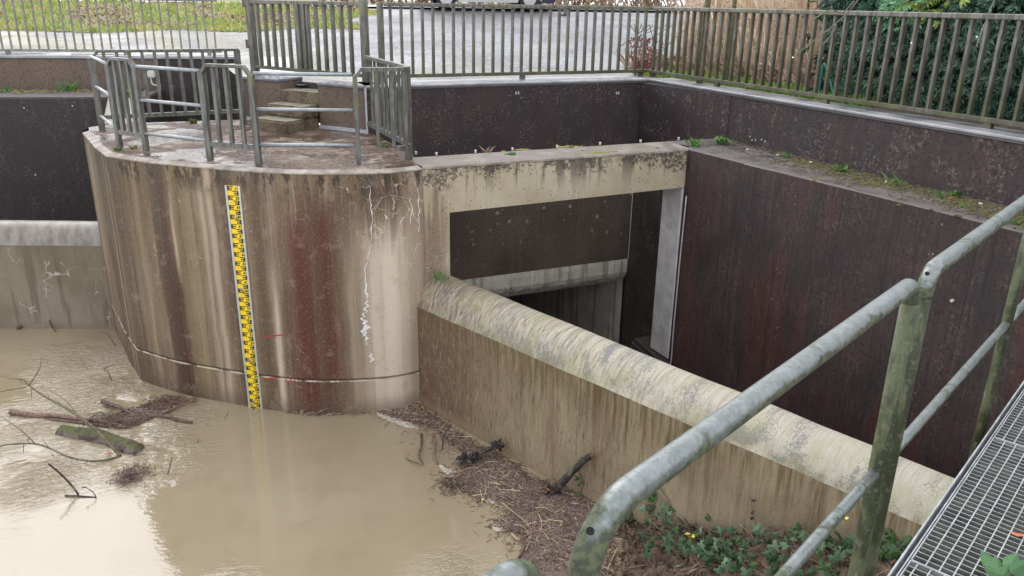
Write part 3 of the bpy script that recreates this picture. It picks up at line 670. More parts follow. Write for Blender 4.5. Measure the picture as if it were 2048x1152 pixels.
# pit floor
bm = bmesh.new(); vv = [bm.verts.new(p) for p in ((2.6, 7.5, -1.58), (6.9, 7.5, -1.58), (6.9, 16, -1.62), (2.6, 16, -1.62))]; bm.faces.new(vv)
vv = [bm.verts.new(p) for p in ((2.7, 7.9, -1.55), (6.3, 7.9, -1.55), (6.3, .5, -1.55), (5.2, .5, -1.55))]; bm.faces.new(vv)
tag(finish('pit_floor', bm, M_PIT), kind='structure')
#@@PART3
# ================================================================== water, bank, yard
def water_material():
    g = Mat('muddy_flood_water', .04, .5); p = g.pos; x = g.xyz(p)
    n1 = g.noise(p, .45, 3); n2 = g.noise(p, 2.2, 4, .6, .6)
    c = g.mix(g.ramp(n1, .35, .65), (.262, .208, .132), (.30, .245, .165)); c = g.mix(g.f('MULTIPLY', g.ramp(n2, .52, .7), .25), c, (.225, .175, .11))
    def blob(px, py, r):
        q = at(px, py, 0); dx = g.f('SUBTRACT', x[0], q.x); dy = g.f('SUBTRACT', x[1], q.y)
        return g.f('EXPONENT', g.f('MULTIPLY', g.f('ADD', g.f('MULTIPLY', dx, dx), g.f('MULTIPLY', dy, dy)), -1 / (r * r)))
    m = None
    for a in ((110, 850, .75), (230, 780, .75), (300, 900, .55), (60, 960, .5), (150, 720, .6), (330, 850, .5), (470, 1165, .18), (900, 1145, .25)):
        b = blob(*a); m = b if m is None else g.f('MAXIMUM', m, b)
    m = g.f('MULTIPLY', m, g.ramp(g.noise(p, 1.3, 3), .32, .58))
    rp = g.noise(p, 1.0, 3, .55, .8, sc=(9, 20, 1)); rf = g.noise(p, 1.0, 2, .5, .5, sc=(20, 34, 1))
    wv = g.f('ADD', rp, g.f('MULTIPLY', rf, .35))
    calm = g.noise(p, 1.6, 2); tiny = g.noise(p, 1.0, 2, .5, sc=(16, 26, 1))
    h = g.f('ADD', g.f('MULTIPLY', wv, g.f('MULTIPLY', m, 1.35)), g.f('ADD', g.f('MULTIPLY', calm, .06), g.f('MULTIPLY', tiny, .030)))
    fo = g.f('MULTIPLY', g.f('MULTIPLY', g.ramp(g.noise(p, 1.0, 4, .7, sc=(11, 20, 1)), .63, .70), g.ramp(g.noise(p, .9, 2), .5, .62)), g.f('MULTIPLY', m, 1.0))
    c = g.mix(g.f('MULTIPLY', fo, .6, clamp=True), c, (.62, .57, .5))
    g.b.inputs['IOR'].default_value = 1.5
    return g.out(c, g.bump(h, .8, .045), .07, .5)
bm = bmesh.new(); wp = [(-9, -6), (7, -6), (7, 2), (2.8, 7.0), (2.45, 7.76), (2.3, 9), (0, 12.2), (-.6, 12.1), (-9, 15.6)]
bm.faces.new([bm.verts.new((q[0], q[1], 0)) for q in wp]); bmesh.ops.triangulate(bm, faces=list(bm.faces))
tag(finish('water', bm, water_material()), kind='structure')
bm = bmesh.new(); bm.faces.new([bm.verts.new(q) for q in ((-9, 10, -.55), (3, 10, -.55), (3, 18, -.55), (-9, 20, -.55))]); tag(finish('channel_floor', bm, M_PIT), kind='structure')

def ground_h(x, y):
    t = .257 * x + .966 * y
    z = 3.20 + (.053 + .026 * max(0, min(1, (x - 2.2) / 3))) * max(0, t - 14)
    if t > 20.6: z += .085 * (min(t, 25.2) - 20.6) * max(0, min(1, (5.2 - x) / 3)) 
    if t > 25.2: z = max(min(z, 4.08), 4.02)
    return min(z, 4.12)
def yard_material():
    g = Mat('wet_cobbled_yard', .4); p = g.pos; x = g.xyz(p)
    o = g.vor(g.mul(p, (1, 1, 0)), 7.2, 'DISTANCE_TO_EDGE'); c2 = g.vor(g.mul(p, (1, 1, 0)), 7.2); n = g.noise(p, .5, 4); n2 = g.noise(p, 25, 4, .7); n3 = g.noise(p, 1.3, 4)
    c = g.mix(g.xyz(c2['Color'])[0], (.15, .15, .16), (.215, .215, .226)); c = g.mix(g.f('MULTIPLY', g.ramp(n2, .5, .7), .4), c, (.24, .23, .22))
    t = g.f('ADD', g.f('MULTIPLY', x[0], .257), g.f('MULTIPLY', x[1], .966))
    gr = g.f('MULTIPLY', g.ramp(n3, .42, .60), g.ramp(t, 16.5, 12.2, .0, 1))
    c = g.mix(g.f('MULTIPLY', gr, .75), c, (.27, .265, .15))
    c = g.mix(g.f('MULTIPLY', g.f('MULTIPLY', g.ramp(x[0], 3.2, 1.2), g.ramp(n3, .3, .6)), .75), c, (.27, .225, .175))
    c = g.mix(g.f('MULTIPLY', g.f('MULTIPLY', g.ramp(x[0], 3.0, 1.0), g.ramp(n2, .45, .55)), g.ramp(n3, .45, .6)), c, (.24, .235, .08))
    c = g.mix(g.f('MULTIPLY', g.ramp(o['Distance'], .085, .02), g.ramp(n2, .2, .7, .35, 1.0)), c, (.075, .07, .062))
    return g.out(c, g.bump(g.f('ADD', g.ramp(o['Distance'], 0, .09), g.f('MULTIPLY', n2, .4)), .5, .012), g.ramp(n, .35, .65, .42, .65), .35)
M_YARD = yard_material()
def soil_material(name, a, b, sc=12):
    g = Mat(name, .95); n = g.noise(scale=sc, detail=6, rough=.7); n2 = g.noise(scale=2, detail=3)
    c = g.mix(g.ramp(n, .35, .65), a, b); c = g.mix(g.f('MULTIPLY', g.ramp(n2, .5, .7), .5), c, (.10, .09, .05)); return g.out(c, g.bump(n, .7, .03))
M_SOIL = soil_material('leafy_soil', (.06, .042, .028), (.15, .105, .07)); M_TURF = soil_material('turf_soil', (.20, .17, .08), (.32, .28, .15), 9)
def grid_sheet(name, x0, x1, y0, y1, step, fn, inside, mat):
    bm = bmesh.new(); V = {}
    nx, ny = int((x1 - x0) / step), int((y1 - y0) / step)
    for i in range(nx + 1):
        for j in range(ny + 1):
            x, y = x0 + i * step, y0 + j * step; V[i, j] = (x, y)
    vs_ = {}
    def vert(k):
        if k not in vs_: vs_[k] = bm.verts.new((*V[k], fn(*V[k])))
        return vs_[k]
    for i in range(nx):
        for j in range(ny):
            if inside(x0 + (i + .5) * step, y0 + (j + .5) * step): bm.faces.new((vert((i, j)), vert((i + 1, j)), vert((i + 1, j + 1)), vert((i, j + 1))))
    return finish(name, bm, mat, smooth=True)
def t_of(x, y): return .257 * x + .966 * y
def yard_in(x, y):
    s = (x - LQ.x) * LDR.x + (y - LQ.y) * LDR.y; d = -((x - LQ.x) * LNR.x + (y - LQ.y) * LNR.y)
    behind_left = d > .25 and s < 4.6
    gate = (Vector((x, y, 0)) - SW_R).dot(SWN) > .40
    return (behind_left or (gate and x > 1.3 and s > 4.1)) and not (x > 2.4 and y < 10.3) and not (x > 6.2 and y < 10.3)
tag(grid_sheet('yard', -14, 40, 10, 30, .3, ground_h, yard_in, M_YARD), kind='structure')
def bank_h(x, y): return 3.17 + .10 * max(0, x - 7.2) * .3
bm = bmesh.new(); bm.faces.new([bm.verts.new(q) for q in ((7.06, -2, 3.262), (30, -2, 3.3), (30, 10.8, 3.3), (7.06, 10.8, 3.262))]); tag(finish('hedge_ground', bm, M_SOIL), kind='structure')
def road_material():
    g = Mat('wet_asphalt_road', .3); n = g.noise(scale=30, detail=4); n2 = g.noise(scale=.6, detail=3)
    return g.out(g.mix(g.ramp(n2, .3, .7), (.17, .175, .185), (.23, .235, .245)), g.bump(n, .3, .005), g.ramp(n2, .35, .65, .15, .4))
bm = bmesh.new()
def tl(t, s): return (.257 * t + .966 * s, .966 * t - .257 * s)
bm.faces.new([bm.verts.new((*tl(t, s), z)) for t, s, z in ((25.0, -40, 4.13), (25.0, 60, 4.13), (31.5, 60, 4.16), (31.5, -40, 4.16))]); tag(finish('road', bm, road_material()), kind='structure')
bm = bmesh.new(); bm.faces.new([bm.verts.new((*tl(t, s), z)) for t, s, z in ((31.5, -300, 4.155), (31.5, 300, 4.155), (900, 900, 4.1), (900, -900, 4.1))])
bm.faces.new([bm.verts.new((*tl(t, s), z)) for t, s, z in ((20.8, -300, 3.9), (20.8, -12, 3.9), (31.5, -12, 4.15), (31.5, -300, 4.15))])
bm.faces.new([bm.verts.new(q) for q in ((30, -300, 3.29), (300, -300, 3.29), (300, 24, 3.29), (30, 24, 3.29))])
tag(finish('far_ground', bm, M_TURF), kind='structure')
# grass bank between the path and the road
def gb_in(x, y):
    t = t_of(x, y); s = .966 * x - .257 * y
    e = 20.3 + .35 * math.sin(x * .8) + .25 * math.sin(x * 2.1)
    xr = 4.9 + .35 * (t - 21)
    return e < t < 25.4 and x < xr + .35 * math.sin(y * 2)
tag(grid_sheet('grass_bank', -14, 9, 17, 30, .2, lambda x, y: ground_h(x, y) + .012 + .012 * mnoise.noise(Vector((x, y, 0))), gb_in, M_TURF), kind='structure')
def blade_mat(name, a, b, c3=None, spread=1.2):
    g = Mat(name, .6); r = g.n('ShaderNodeNewGeometry').outputs['Random Per Island']; n = g.noise(scale=spread, detail=3)
    c = g.mix(r, a, b)
    if c3: c = g.mix(g.ramp(n, .48, .62), c, c3)
    return g.out(c)
M_GRASS = blade_mat('winter_grass', (.20, .31, .05), (.38, .44, .10), (.46, .43, .10)); M_GREEN = blade_mat('bright_grass', (.15, .30, .03), (.27, .40, .05))
M_DEAD = blade_mat('dead_leaf_litter', (.22, .13, .085), (.44, .29, .19), (.33, .24, .18))
def blades(bm, x, y, z, h, wd, lean=.5):
    a = random.uniform(0, 6.28); dx, dy = math.cos(a), math.sin(a); b = random.uniform(0, 6.28); lx, ly = math.cos(b) * lean * h, math.sin(b) * lean * h
    v = [bm.verts.new((x - dx * wd, y - dy * wd, z)), bm.verts.new((x + dx * wd, y + dy * wd, z)), bm.verts.new((x + dx * wd * .6 + lx * .4, y + dy * wd * .6 + ly * .4, z + h * .6)), bm.verts.new((x + lx, y + ly, z + h))]
    bm.faces.new((v[0], v[1], v[2])); bm.faces.new((v[0], v[2], v[3]))
bm = bmesh.new(); bd = bmesh.new(); k = 0
while k < 21000:
    x, y = random.uniform(-8, 8.5), random.uniform(18, 27)
    if not (gb_in(x, y) or gb_in(x - .05, y + .18)): continue
    k += 1; n = mnoise.noise(Vector((x * .7, y * .7, 2))); z = ground_h(x, y) + .005; e = t_of(x, y) - 20.3
    if n > .02 and e > .7 and random.random() < .8:
        if random.random() < .5: blades(bd, x, y, z, .05, .035, 1.2)
    else: blades(bm, x, y, z, random.uniform(.04, .12), .013, .7)
tag(finish('grass', bm, M_GRASS, recalc=False), 'yellow green winter grass on the bank behind the left fence', 'grass', kind='stuff')
tag(finish('fallen_leaves', bd, M_DEAD, recalc=False), 'brown leaf litter in bare patches of the grass bank', 'leaves', kind='stuff')
bm = bmesh.new()
for k in range(7500):
    x, y = 7.16 + abs(random.gauss(0, .60)), random.uniform(6.6, 10.9)
    if mnoise.noise(Vector((x * 2, y * 2, 5))) < -.25: continue
    blades(bm, x, y, 3.255, random.uniform(.04, .11), .011, .5)
tag(finish('verge_grass', bm, M_GREEN, recalc=False), 'bright green grass strip behind the right fence', 'grass', kind='stuff')

# ================================================================== fences and gate of the yard
def fence_metal():
    g = Mat('weathered_fence_steel', .55, metal=.0); p = g.pos; z = g.xyz(p)[2]; st = g.noise(p, 1.0, 4, .6, sc=(25, 25, 5)); n = g.noise(p, 3, 4); nx = g.xyz(g.nrm)
    c = g.mix(g.ramp(st, .35, .65), (.085, .078, .064), (.175, .166, .14)); c = g.mix(g.f('MULTIPLY', g.ramp(z, 4.0, 3.45), g.ramp(n, .3, .6, .5, 1)), c, (.055, .052, .028))
    c = g.mix(g.f('MULTIPLY', g.ramp(n, .5, .66), .45), c, (.16, .16, .075)); return g.out(c, g.bump(st, .25, .003))
M_FENCE = fence_metal(); M_LFENCE = plain('pale_weathered_fence_steel', (.20, .195, .17), .5, .2, .25, 8, .15)
FZ0, FZ1 = 3.385, 4.225
BARS = (.030, .046)
def fence(name, p0, p1, spacing, label, feet, cat='fence', off=.5, group=None, zb=FZ0, zt=FZ1, mat=None, bars=BARS):
    M_FENCE = mat or globals()['M_FENCE']
    p0, p1 = Vector((*p0, 0)), Vector((*p1, 0)); d = (p1 - p0); L = d.length; d.normalize(); nr = Vector((-d.y, d.x, 0)); up = Vector((0, 0, 1))
    root = thing(name, (p0 + p1) / 2 + up * ZC, label, cat, group)
    bm = bmesh.new(); bar(bm, p0 + up * (zt + .022), p1 + up * (zt + .022), .085, .05); bevel(bm, .008, 1); finish('top_rail', bm, M_FENCE, root)
    bm = bmesh.new(); bar(bm, p0 + up * (zb - .022), p1 + up * (zb - .022), .07, .045); bevel(bm, .005, 1); finish('bottom_rail', bm, M_FENCE, root)
    for s in feet:
        q = p0 + d * s; bm = bmesh.new(); bar(bm, q + up * (ZC - .01), q + up * (zb - .04), .07, .05, nr); finish('foot', bm, M_FENCE, root)
    n = int(L / spacing); first = None
    for i in range(n + 1):
        q = p0 + d * (spacing * (i + off))
        if (q - p0).length > L - .03: break
        if first is None:
            bm = bmesh.new(); bar(bm, q + up * zb, q + up * zt, *bars, nr)
            first = finish('bar', bm, M_FENCE, root); q0 = q
        else:
            c = first.copy(); COL.objects.link(c); c.location = q - q0
    return root
fence('yard_fence', (2.92, 10.42), (6.93, 10.42), .143, 'straight grey steel fence on the coping behind the portal beam', (.1, 1.95, 3.90))
fence('side_fence', (6.95, 10.36), (6.95, 2.4), .149, 'olive grey steel fence along the right parapet in front of the hedge', (.08, 1.6, 3.53, 5.5, 7.4))
a, b = lp(-4.4, -.22), lp(3.72, -.22)
fence('left_fence', a, b, .150, 'thin barred fence on the far left coping before the grass bank', (.6, 2.55, 4.5, 6.46, 7.9), mat=M_LFENCE, bars=(.022, .046))
ga, gb_, gc = (1.50, 12.30), (1.98, 11.33), (2.66, 10.42)
gz = 3.37
gate = thing('yard_gate', (1.98, 11.3, ZC), 'dark barred steel gate leaf closing the top of the steps', 'gate')
def post(root, x, y, wd, dp, z0, z1, dirv, name='post'):
    bm = bmesh.new(); bar(bm, (x, y, z0), (x, y, z1), wd, dp, dirv); bevel(bm, .006, 1); return finish(name, bm, M_FENCE, root)
dv = (SWD.x, SWD.y, 0); up = Vector((0, 0, 1))
def gp(s, z): 
    A_ = Vector((1.47, 12.38, 0)); B_ = Vector((2.70, 10.42, 0)); p = A_ + (B_ - A_) * s; return Vector((p.x, p.y, z))
post(gate, *gp(.03, 0)[:2], .10, .09, ZC - .1, 4.45, SWN); post(gate, *gp(.50, 0)[:2], .055, .08, gz - .03, 4.27, SWN, 'stile'); post(gate, *gp(.455, 0)[:2], .055, .08, gz - .03, 4.27, SWN, 'stile'); post(gate, *gp(.97, 0)[:2], .09, .08, ZC - .1, 4.30, SWN)
post(gate, 2.86, 10.42, .07, .08, ZC - .1, 4.27, (0, 1, 0))
bm = bmesh.new(); bar(bm, gp(.03, 4.247), gp(.97, 4.247), .08, .05); bevel(bm, .006, 1); finish('top_rail', bm, M_FENCE, gate)
bm = bmesh.new(); bar(bm, gp(.03, gz), gp(.97, gz), .07, .045); bevel(bm, .006, 1); finish('bottom_rail', bm, M_FENCE, gate)
for i in range(12):
    s = .03 + .94 * (i + 1) / 14 + (.03 if i > 5 else 0)
    if abs(s - .48) < .03: continue
    bm = bmesh.new(); bar(bm, gp(s, gz), gp(s, 4.23), .035, .05, SWN); finish('bar', bm, M_FENCE, gate)
for dz in (0, .55):
    bm = bmesh.new(); q = gp(.0, 3.62 + dz) - SWN * .04; bar(bm, q, q + up * .12, .05, .06); finish('hinge', bm, M_FENCE, gate)

# ================================================================== railings on the pier
def galv_flat():
    g = Mat('weathered_galvanised_flat', .5, metal=.25); p = g.pos; n = g.noise(p, 6, 4); st = g.noise(p, 1.0, 4, .6, sc=(30, 30, 4)); z = g.xyz(p)[2]
    c = g.mix(g.ramp(st, .35, .65), (.082, .08, .070), (.16, .157, .143)); c = g.mix(g.f('MULTIPLY', g.ramp(n, .55, .68), .6), c, (.15, .145, .055)); c = g.mix(g.f('MULTIPLY', g.ramp(n, .42, .3), .6), c, (.07, .065, .05))
    return g.out(c, g.bump(st, .2, .003))
M_RAIL = galv_flat(); M_PIPE = plain('galvanised_rail_pipe', (.30, .32, .325), .38, .45, .15, 18, .1)
RZ = 3.665
def frame_panel(label, a, b, nb, chamf=(True, True), wd=.062, dp=.05, topx=0):
    """welded panel: two posts, bent flat top, bottom rail, infill bars"""
    a, b = Vector((*a, 0)), Vector((*b, 0)); d = (b - a).normalized(); n = Vector((-d.y, d.x, 0)); L = (b - a).length
    root = thing('railing_panel', a + up * ZT, label, 'railing panel')
    for q, ch, sg in ((a, chamf[0], 1), (b, chamf[1], -1)):
        bm = bmesh.new(); ztop = RZ - .085 if ch else RZ - .01
        bar(bm, q + up * (ZT - .005), q + up * ztop, wd, dp, n); bevel(bm, .004, 1); finish('post', bm, M_RAIL, root)
        if ch: bm = bmesh.new(); bar(bm, q + up * (RZ - .095), q + d * sg * .085 + up * (RZ - .004), dp + .004, .03, n.cross(d)); finish('corner_brace', bm, M_RAIL, root)
    bm = bmesh.new(); bar(bm, a + d * (.078 if chamf[0] else -.02) + up * (RZ - .01), b - d * (.078 if chamf[1] else -.02) + up * (RZ - .01), dp + .006, .032); bevel(bm, .004, 1); finish('top_rail', bm, M_RAIL, root)
    bm = bmesh.new(); bar(bm, a + d * .02 + up * (ZT + .165), b - d * .02 + up * (ZT + .165), .034, .05); finish('bottom_rail', bm, M_RAIL, root)
    for i in range(nb):
        q = a + d * (L * (i + 1) / (nb + 1)); bm = bmesh.new(); bar(bm, q + up * (ZT + .185), q + up * (RZ - .024), .036, .036, n); finish('bar', bm, M_RAIL, root)
    return root
frame_panel('slanted three bar railing panel near the left end of the pier platform', (-.319, 9.965), (-.052, 9.57), 3)
frame_panel('railing panel with cut corners standing above the staff gauge', (.548, 8.83), (.985, 8.445), 3)
frame_panel('long low railing with ten thin bars along the far edge of the pier platform', (-.53, 11.24), (1.18, 11.38), 11, (True, False), .075)
def pipes(label, a, b):
    a, b = Vector((*a, 0)), Vector((*b, 0)); d = (b - a).normalized(); root = thing('rail_pipe_set', a + up * ZT, label, 'guard rail', 'pipe rails between railing panels')
    for z in (3.595, 3.247, 2.893):
        bm = bmesh.new(); tube(bm, [a + d * .025 + up * z, b - d * .025 + up * z], .0185, 10); finish('pipe', bm, M_PIPE, root, smooth=True)
pipes('three short pipes linking the slanted panel to the far left post', (-.53, 11.22), (-.325, 9.98)); pipes('three galvanised pipes between the slanted panel and the panel above the gauge', (-.052, 9.56), (.548, 8.84)); pipes('three galvanised pipes in front of the steps, right of the gauge panel', (.985, 8.44), (1.925, 8.06))
cr = thing('curved_railing', (2.3, 8.2, ZT), 'railing with a curved corner, right of the steps, at the end of the pier', 'railing panel')
path = fillet([(1.985, 8.052, 0), (2.24, 8.01, 0), (2.535, 8.02, 0), (2.505, 9.83, 0)], .22, 8)
path = fillet([Vector((1.985, 8.052, 0)), Vector((2.50, 7.99, 0)), Vector((2.515, 8.5, 0)), Vector((2.505, 9.83, 0))], .17, 10)
def ribbon(bm, pts, z, wd, th):
    V_ = []
    for i, p in enumerate(pts):
        d = (Vector(pts[min(i + 1, len(pts) - 1)]) - Vector(pts[max(i - 1, 0)])).normalized(); n = Vector((-d.y, d.x, 0)) * wd / 2
        V_.append([bm.verts.new(Vector(p) + n * s + up * (z + t)) for s, t in ((-1, -th / 2), (1, -th / 2), (1, th / 2), (-1, th / 2))])
    for A_, B_ in zip(V_, V_[1:]):
        for k in range(4): bm.faces.new((A_[k], A_[(k + 1) % 4], B_[(k + 1) % 4], B_[k]))
    bm.faces.new(V_[0]); bm.faces.new(V_[-1])
bm = bmesh.new(); ribbon(bm, path, RZ - .02, .055, .038); finish('top_rail', bm, M_RAIL, cr); bm = bmesh.new(); ribbon(bm, path[1:], ZT + .15, .05, .05); finish('bottom_rail', bm, M_RAIL, cr)
bm = bmesh.new(); bar(bm, (1.93, 8.058, ZT - .005), (1.93, 8.058, RZ - .085), .045, .045, (.3, 1, 0)); finish('post', bm, M_RAIL, cr)
bm = bmesh.new(); bar(bm, (1.928, 8.058, RZ - .095), (1.992, 8.05, RZ - .022), .05, .03); finish('corner_brace', bm, M_RAIL, cr)
bm = bmesh.new(); bar(bm, (2.505, 8.19, ZT - .005), (2.505, 8.19, RZ - .03), .06, .06, (1, .3, 0)); finish('post', bm, M_RAIL, cr)
cl = [0]
for p, q in zip(path, path[1:]): cl.append(cl[-1] + (q - p).length)
def along(s):
    for i in range(len(path) - 1):
        if cl[i + 1] >= s: t = (s - cl[i]) / (cl[i + 1] - cl[i]); return path[i] + (path[i + 1] - path[i]) * t
    return path[-1]
for i in range(13):
    s = .15 + i * .16
    if s > cl[-1]: break
    q = along(s); bm = bmesh.new(); bar(bm, q + up * (ZT + .17), q + up * (RZ - .035), .034, .034, (.2, 1, 0)); finish('bar', bm, M_RAIL, cr)

# ================================================================== staff gauge
M_YEL = plain('yellow_gauge_enamel', (.80, .56, .012), .4, var=.06, scale=15, bump=.05); M_BLK = plain('black_gauge_print', (.012, .012, .012), .5, var=.1); M_ALU = plain('aluminium_gauge_edge', (.50, .52, .54), .4, .5, .1, 20, .05); M_CLIP = plain('steel_clip', (.5, .5, .5), .3, .9, .1)
gA = on(470.5, 372, (.72, 8.35, 0), (.55, .835, 0)); gx = Vector((.835, -.55, 0)); gn = Vector((-.55, -.835, 0))
gcx = Vector((.713, 8.352, 0)) + gn * .03
stg = thing('staff_gauge', gcx + up * 0, 'yellow and black staff gauge numbered 27 to 51 on the pier face', 'water gauge')
def gbox(bm, x0, x1, z0, z1, d0, d1):
    p = [gcx + gx * x + gn * d for x, d in ((x0, d0), (x1, d0), (x1, d1), (x0, d1))]; prism(bm, [(q.x, q.y) for q in p], z0, z1)
GZ1, GZM, GZ0 = 2.515, .402, -.45
zN = lambda n: 2.485 - (51 - n) * .1
GW = .062
for z0, z1, sh in ((GZM + .003, GZ1, 0), (GZ0, GZM - .003, .004)):
    bm = bmesh.new(); gbox(bm, -GW + sh, GW + sh, z0, z1, -.008, .0); finish('panel', bm, M_YEL, stg)
    for s in (-1, 1):
        bm = bmesh.new(); gbox(bm, sh + s * (GW + .010) - .010, sh + s * (GW + .010) + .010, z0 - (.004 if z0 < 0 else 0), z1, -.010, .006); finish('edge_strip', bm, M_ALU, stg)
bm = bmesh.new(); e = .0012
for n in range(22, 52):
    z = zN(n) + .027; sh = .004 if n < 30 else 0
    for half, sg in ((0, -1), (1, 1)):
        zt = z - half * .05
        if zt - .05 < GZ0: continue
        X = lambda f: sh + sg * GW * (1 - f * 2)      # f = 0 at the outer edge, 1 at the far edge
        def mark(f0, f1, za, zb_): gbox(bm, min(X(f0), X(f1)), max(X(f0), X(f1)), za, zb_, 0, e)
        mark(.03, .17, zt - .048, zt); mark(.17, .54, zt - .0095, zt); mark(.17, .42, zt - .0295, zt - .0185); mark(.17, .42, zt - .048, zt - .0375)
finish('scale_mark', bm, M_BLK, stg)
def text_bm(bm, s, origin, ex, ez, size, en, lift):
    cu = bpy.data.curves.new('digits', 'FONT'); cu.body = s; cu.size = size; cu.offset = .0012; cu.align_x = 'CENTER'; cu.align_y = 'CENTER'
    o = bpy.data.objects.new('digits', cu); COL.objects.link(o); me = o.to_mesh()
    vs2 = [bm.verts.new(origin + ex * (v.co.x * .8) + ez * v.co.y + en * lift) for v in me.vertices]
    for p in me.polygons:
        try: bm.faces.new([vs2[i] for i in p.vertices])
        except ValueError: pass
    o.to_mesh_clear(); bpy.data.objects.remove(o); bpy.data.curves.remove(cu)
for n in range(26, 52):
    bm = bmesh.new(); text_bm(bm, str(n), gcx + gx * (.040 + (.004 if n < 30 else 0)) + up * zN(n), gx, up, .050, gn, e)
    finish('number', bm, M_BLK, stg, recalc=False)
for px, py in ((475, 432), (489, 578), (503, 720), (511, 801)):
    q = on(px, py, gcx, gn) + gn * .012; bm = bmesh.new(); tube(bm, fillet([q + up * .03, q + up * .03 + gn * .02, q + gn * .02 - up * .03, q - up * .03], .012, 4), .008, 6); finish('clip', bm, M_CLIP, stg, smooth=True)
bm = bmesh.new()
for px, py in ((471, 374), (462, 404), (482, 590), (497, 658), (507, 759)):
    q = on(px, py, gcx, gn); bmesh.ops.create_icosphere(bm, subdivisions=1, radius=.008, matrix=Matrix.Translation(q + gn * .003))
finish('screw', bm, M_WHITE, stg)
#@@PART4
# ================================================================== walkway in the foreground
def galv_tube():
    g = Mat('galvanised_tube_with_algae', .42, metal=.6); p = g.pos; n = g.noise(p, 9, 4, .6); sp = g.vor(p, 130)['Color']; fn = g.noise(p, 60, 4, .7); nz = g.xyz(g.nrm)[2]; nn = g.noise(p, 22, 4, .6)
    c = g.mix(g.xyz(sp)[0], (.155, .172, .165), (.21, .228, .218)); c = g.mix(g.f('MULTIPLY', g.ramp(nn, .50, .66), .22), c, (.34, .36, .37))
    side = g.f('ADD', g.ramp(nz, .75, -.25), g.f('MULTIPLY', g.f('SUBTRACT', n, .5), 2.4))
    al = g.ramp(g.f('ADD', side, g.f('MULTIPLY', gauss(g, g.xyz(p)[0], .42, .12), .55)), .22, .72); c = g.mix(g.f('MULTIPLY', al, .88), c, g.mix(g.ramp(fn, .35, .65), (.020, .027, .007), (.070, .080, .026)))
    c = g.mix(g.f('MULTIPLY', g.ramp(fn, .72, .85), .45), c, (.13, .135, .09)); c = g.mix(g.f('MULTIPLY', g.ramp(fn, .20, .12), .8), c, (.03, .03, .02))
    return g.out(c, g.bump(fn, .3, .002), g.ramp(al, 0, 1, .40, .8), None, g.ramp(al, 0, 1, .62, 0))
M_TUBE = galv_tube()
def post_mat():
    g = Mat('algae_covered_post', .6, metal=.1); p = g.pos; n = g.noise(p, 1.0, 4, .6, sc=(14, 14, 4)); fn = g.noise(p, 50, 5, .7); z = g.xyz(p)[2]
    c = g.mix(g.ramp(n, .40, .62), (.026, .034, .012), (.085, .095, .045)); c = g.mix(g.f('MULTIPLY', g.ramp(n, .72, .85), .7), c, (.19, .20, .155)); c = g.mix(g.f('MULTIPLY', g.ramp(n, .38, .26), .8), c, (.022, .026, .010))
    c = g.mix(g.f('MULTIPLY', g.ramp(fn, .56, .7), .35), c, (.18, .18, .125)); c = g.mix(g.f('MULTIPLY', g.ramp(fn, .42, .3), .5), c, (.05, .055, .02)); return g.out(c, g.bump(fn, .3, .002))
M_POST = post_mat()
HD = Vector((.918, .3964, 0)).normalized(); HN = Vector((.3964, -.918, 0)).normalized(); HQ = Vector((.888, 1.001, 0))
def hp(x, z, off=0): return HQ + HD * ((x - HQ.x) / HD.x) + HN * off + up * z
TZ, MZ, TR, MR = 3.585, 2.985, .0242, .0168
def handrail(x0, x1, posts, label, r0, r1, open1=False):
    root = thing('handrail', hp((x0 + x1) / 2, 2.57), label, 'handrail')
    bm = bmesh.new()
    pts = [hp(x0, TZ - .30), hp(x0, TZ), hp(x1, TZ), hp(x1, TZ - .30)]
    pth = fillet(pts[:3], r0, 10)[1:-1] + fillet([hp((x0 + x1) / 2, TZ)] + pts[2:], r1, 10)[1:-1]
    top = [p for p in pth]
    mid = []
    for a_, b_ in zip(top, top[1:]):
        mid.append(a_)
        if (b_ - a_).length > .2:
            for k in range(1, 12): mid.append(a_ + (b_ - a_) * (k / 12))
    mid.append(top[-1])
    tube(bm, mid, TR, 28); finish('top_rail', bm, M_TUBE, root, smooth=True)
    xs = [x0] + posts + [x1]
    for i, x in enumerate(xs):
        zt = (top[0].z if i == 0 else top[-1].z if i == len(xs) - 1 else TZ - .01) + .001
        bm = bmesh.new(); tube(bm, [hp(x, 2.28), hp(x, 2.7), hp(x, 3.1), hp(x, zt)], TR - .0006 if i in (0, len(xs) - 1) else TR - .002, 24); finish('post', bm, M_POST, root, smooth=True)
        bm = bmesh.new(); q = hp(x, 2.34, -.002); bar(bm, q - up * .05, q + up * .05, .11, .012, HN); finish('fixing_plate', bm, M_POST, root)
    for a_, b_ in zip(xs, xs[1:]):
        bm = bmesh.new(); n_ = 14; tube(bm, [hp(a_ + .018 + (b_ - a_ - .036) * k / n_, MZ) for k in range(n_ + 1)], MR, 20); finish('mid_rail', bm, M_TUBE, root, smooth=True)
    return root
M_HOLE = plain('drain_hole_dark', (.006, .006, .006), .9, var=.1)
h1 = handrail(.506, 1.868, [], 'green stained galvanised handrail section crossing the foreground', .11, .055)
h2 = handrail(1.985, 5.25, [3.375], 'next galvanised handrail section climbing to the right picture edge', .075, .09)
h0 = handrail(-1.6, .392, [-.6], 'end bend of a galvanised handrail peeping over the bottom edge', .09, .05)
def hole(root, px, py, r):
    q = on(px, py, HQ + HN * TR, HN); bm = bmesh.new(); tube(bm, [q - HN * .010, q - HN * .0055], r, 16); bmesh.ops.scale(bm, vec=(1, 1, 1.2), verts=bm.verts, space=Matrix.Translation(-q)); finish('drain_hole', bm, M_HOLE, root)
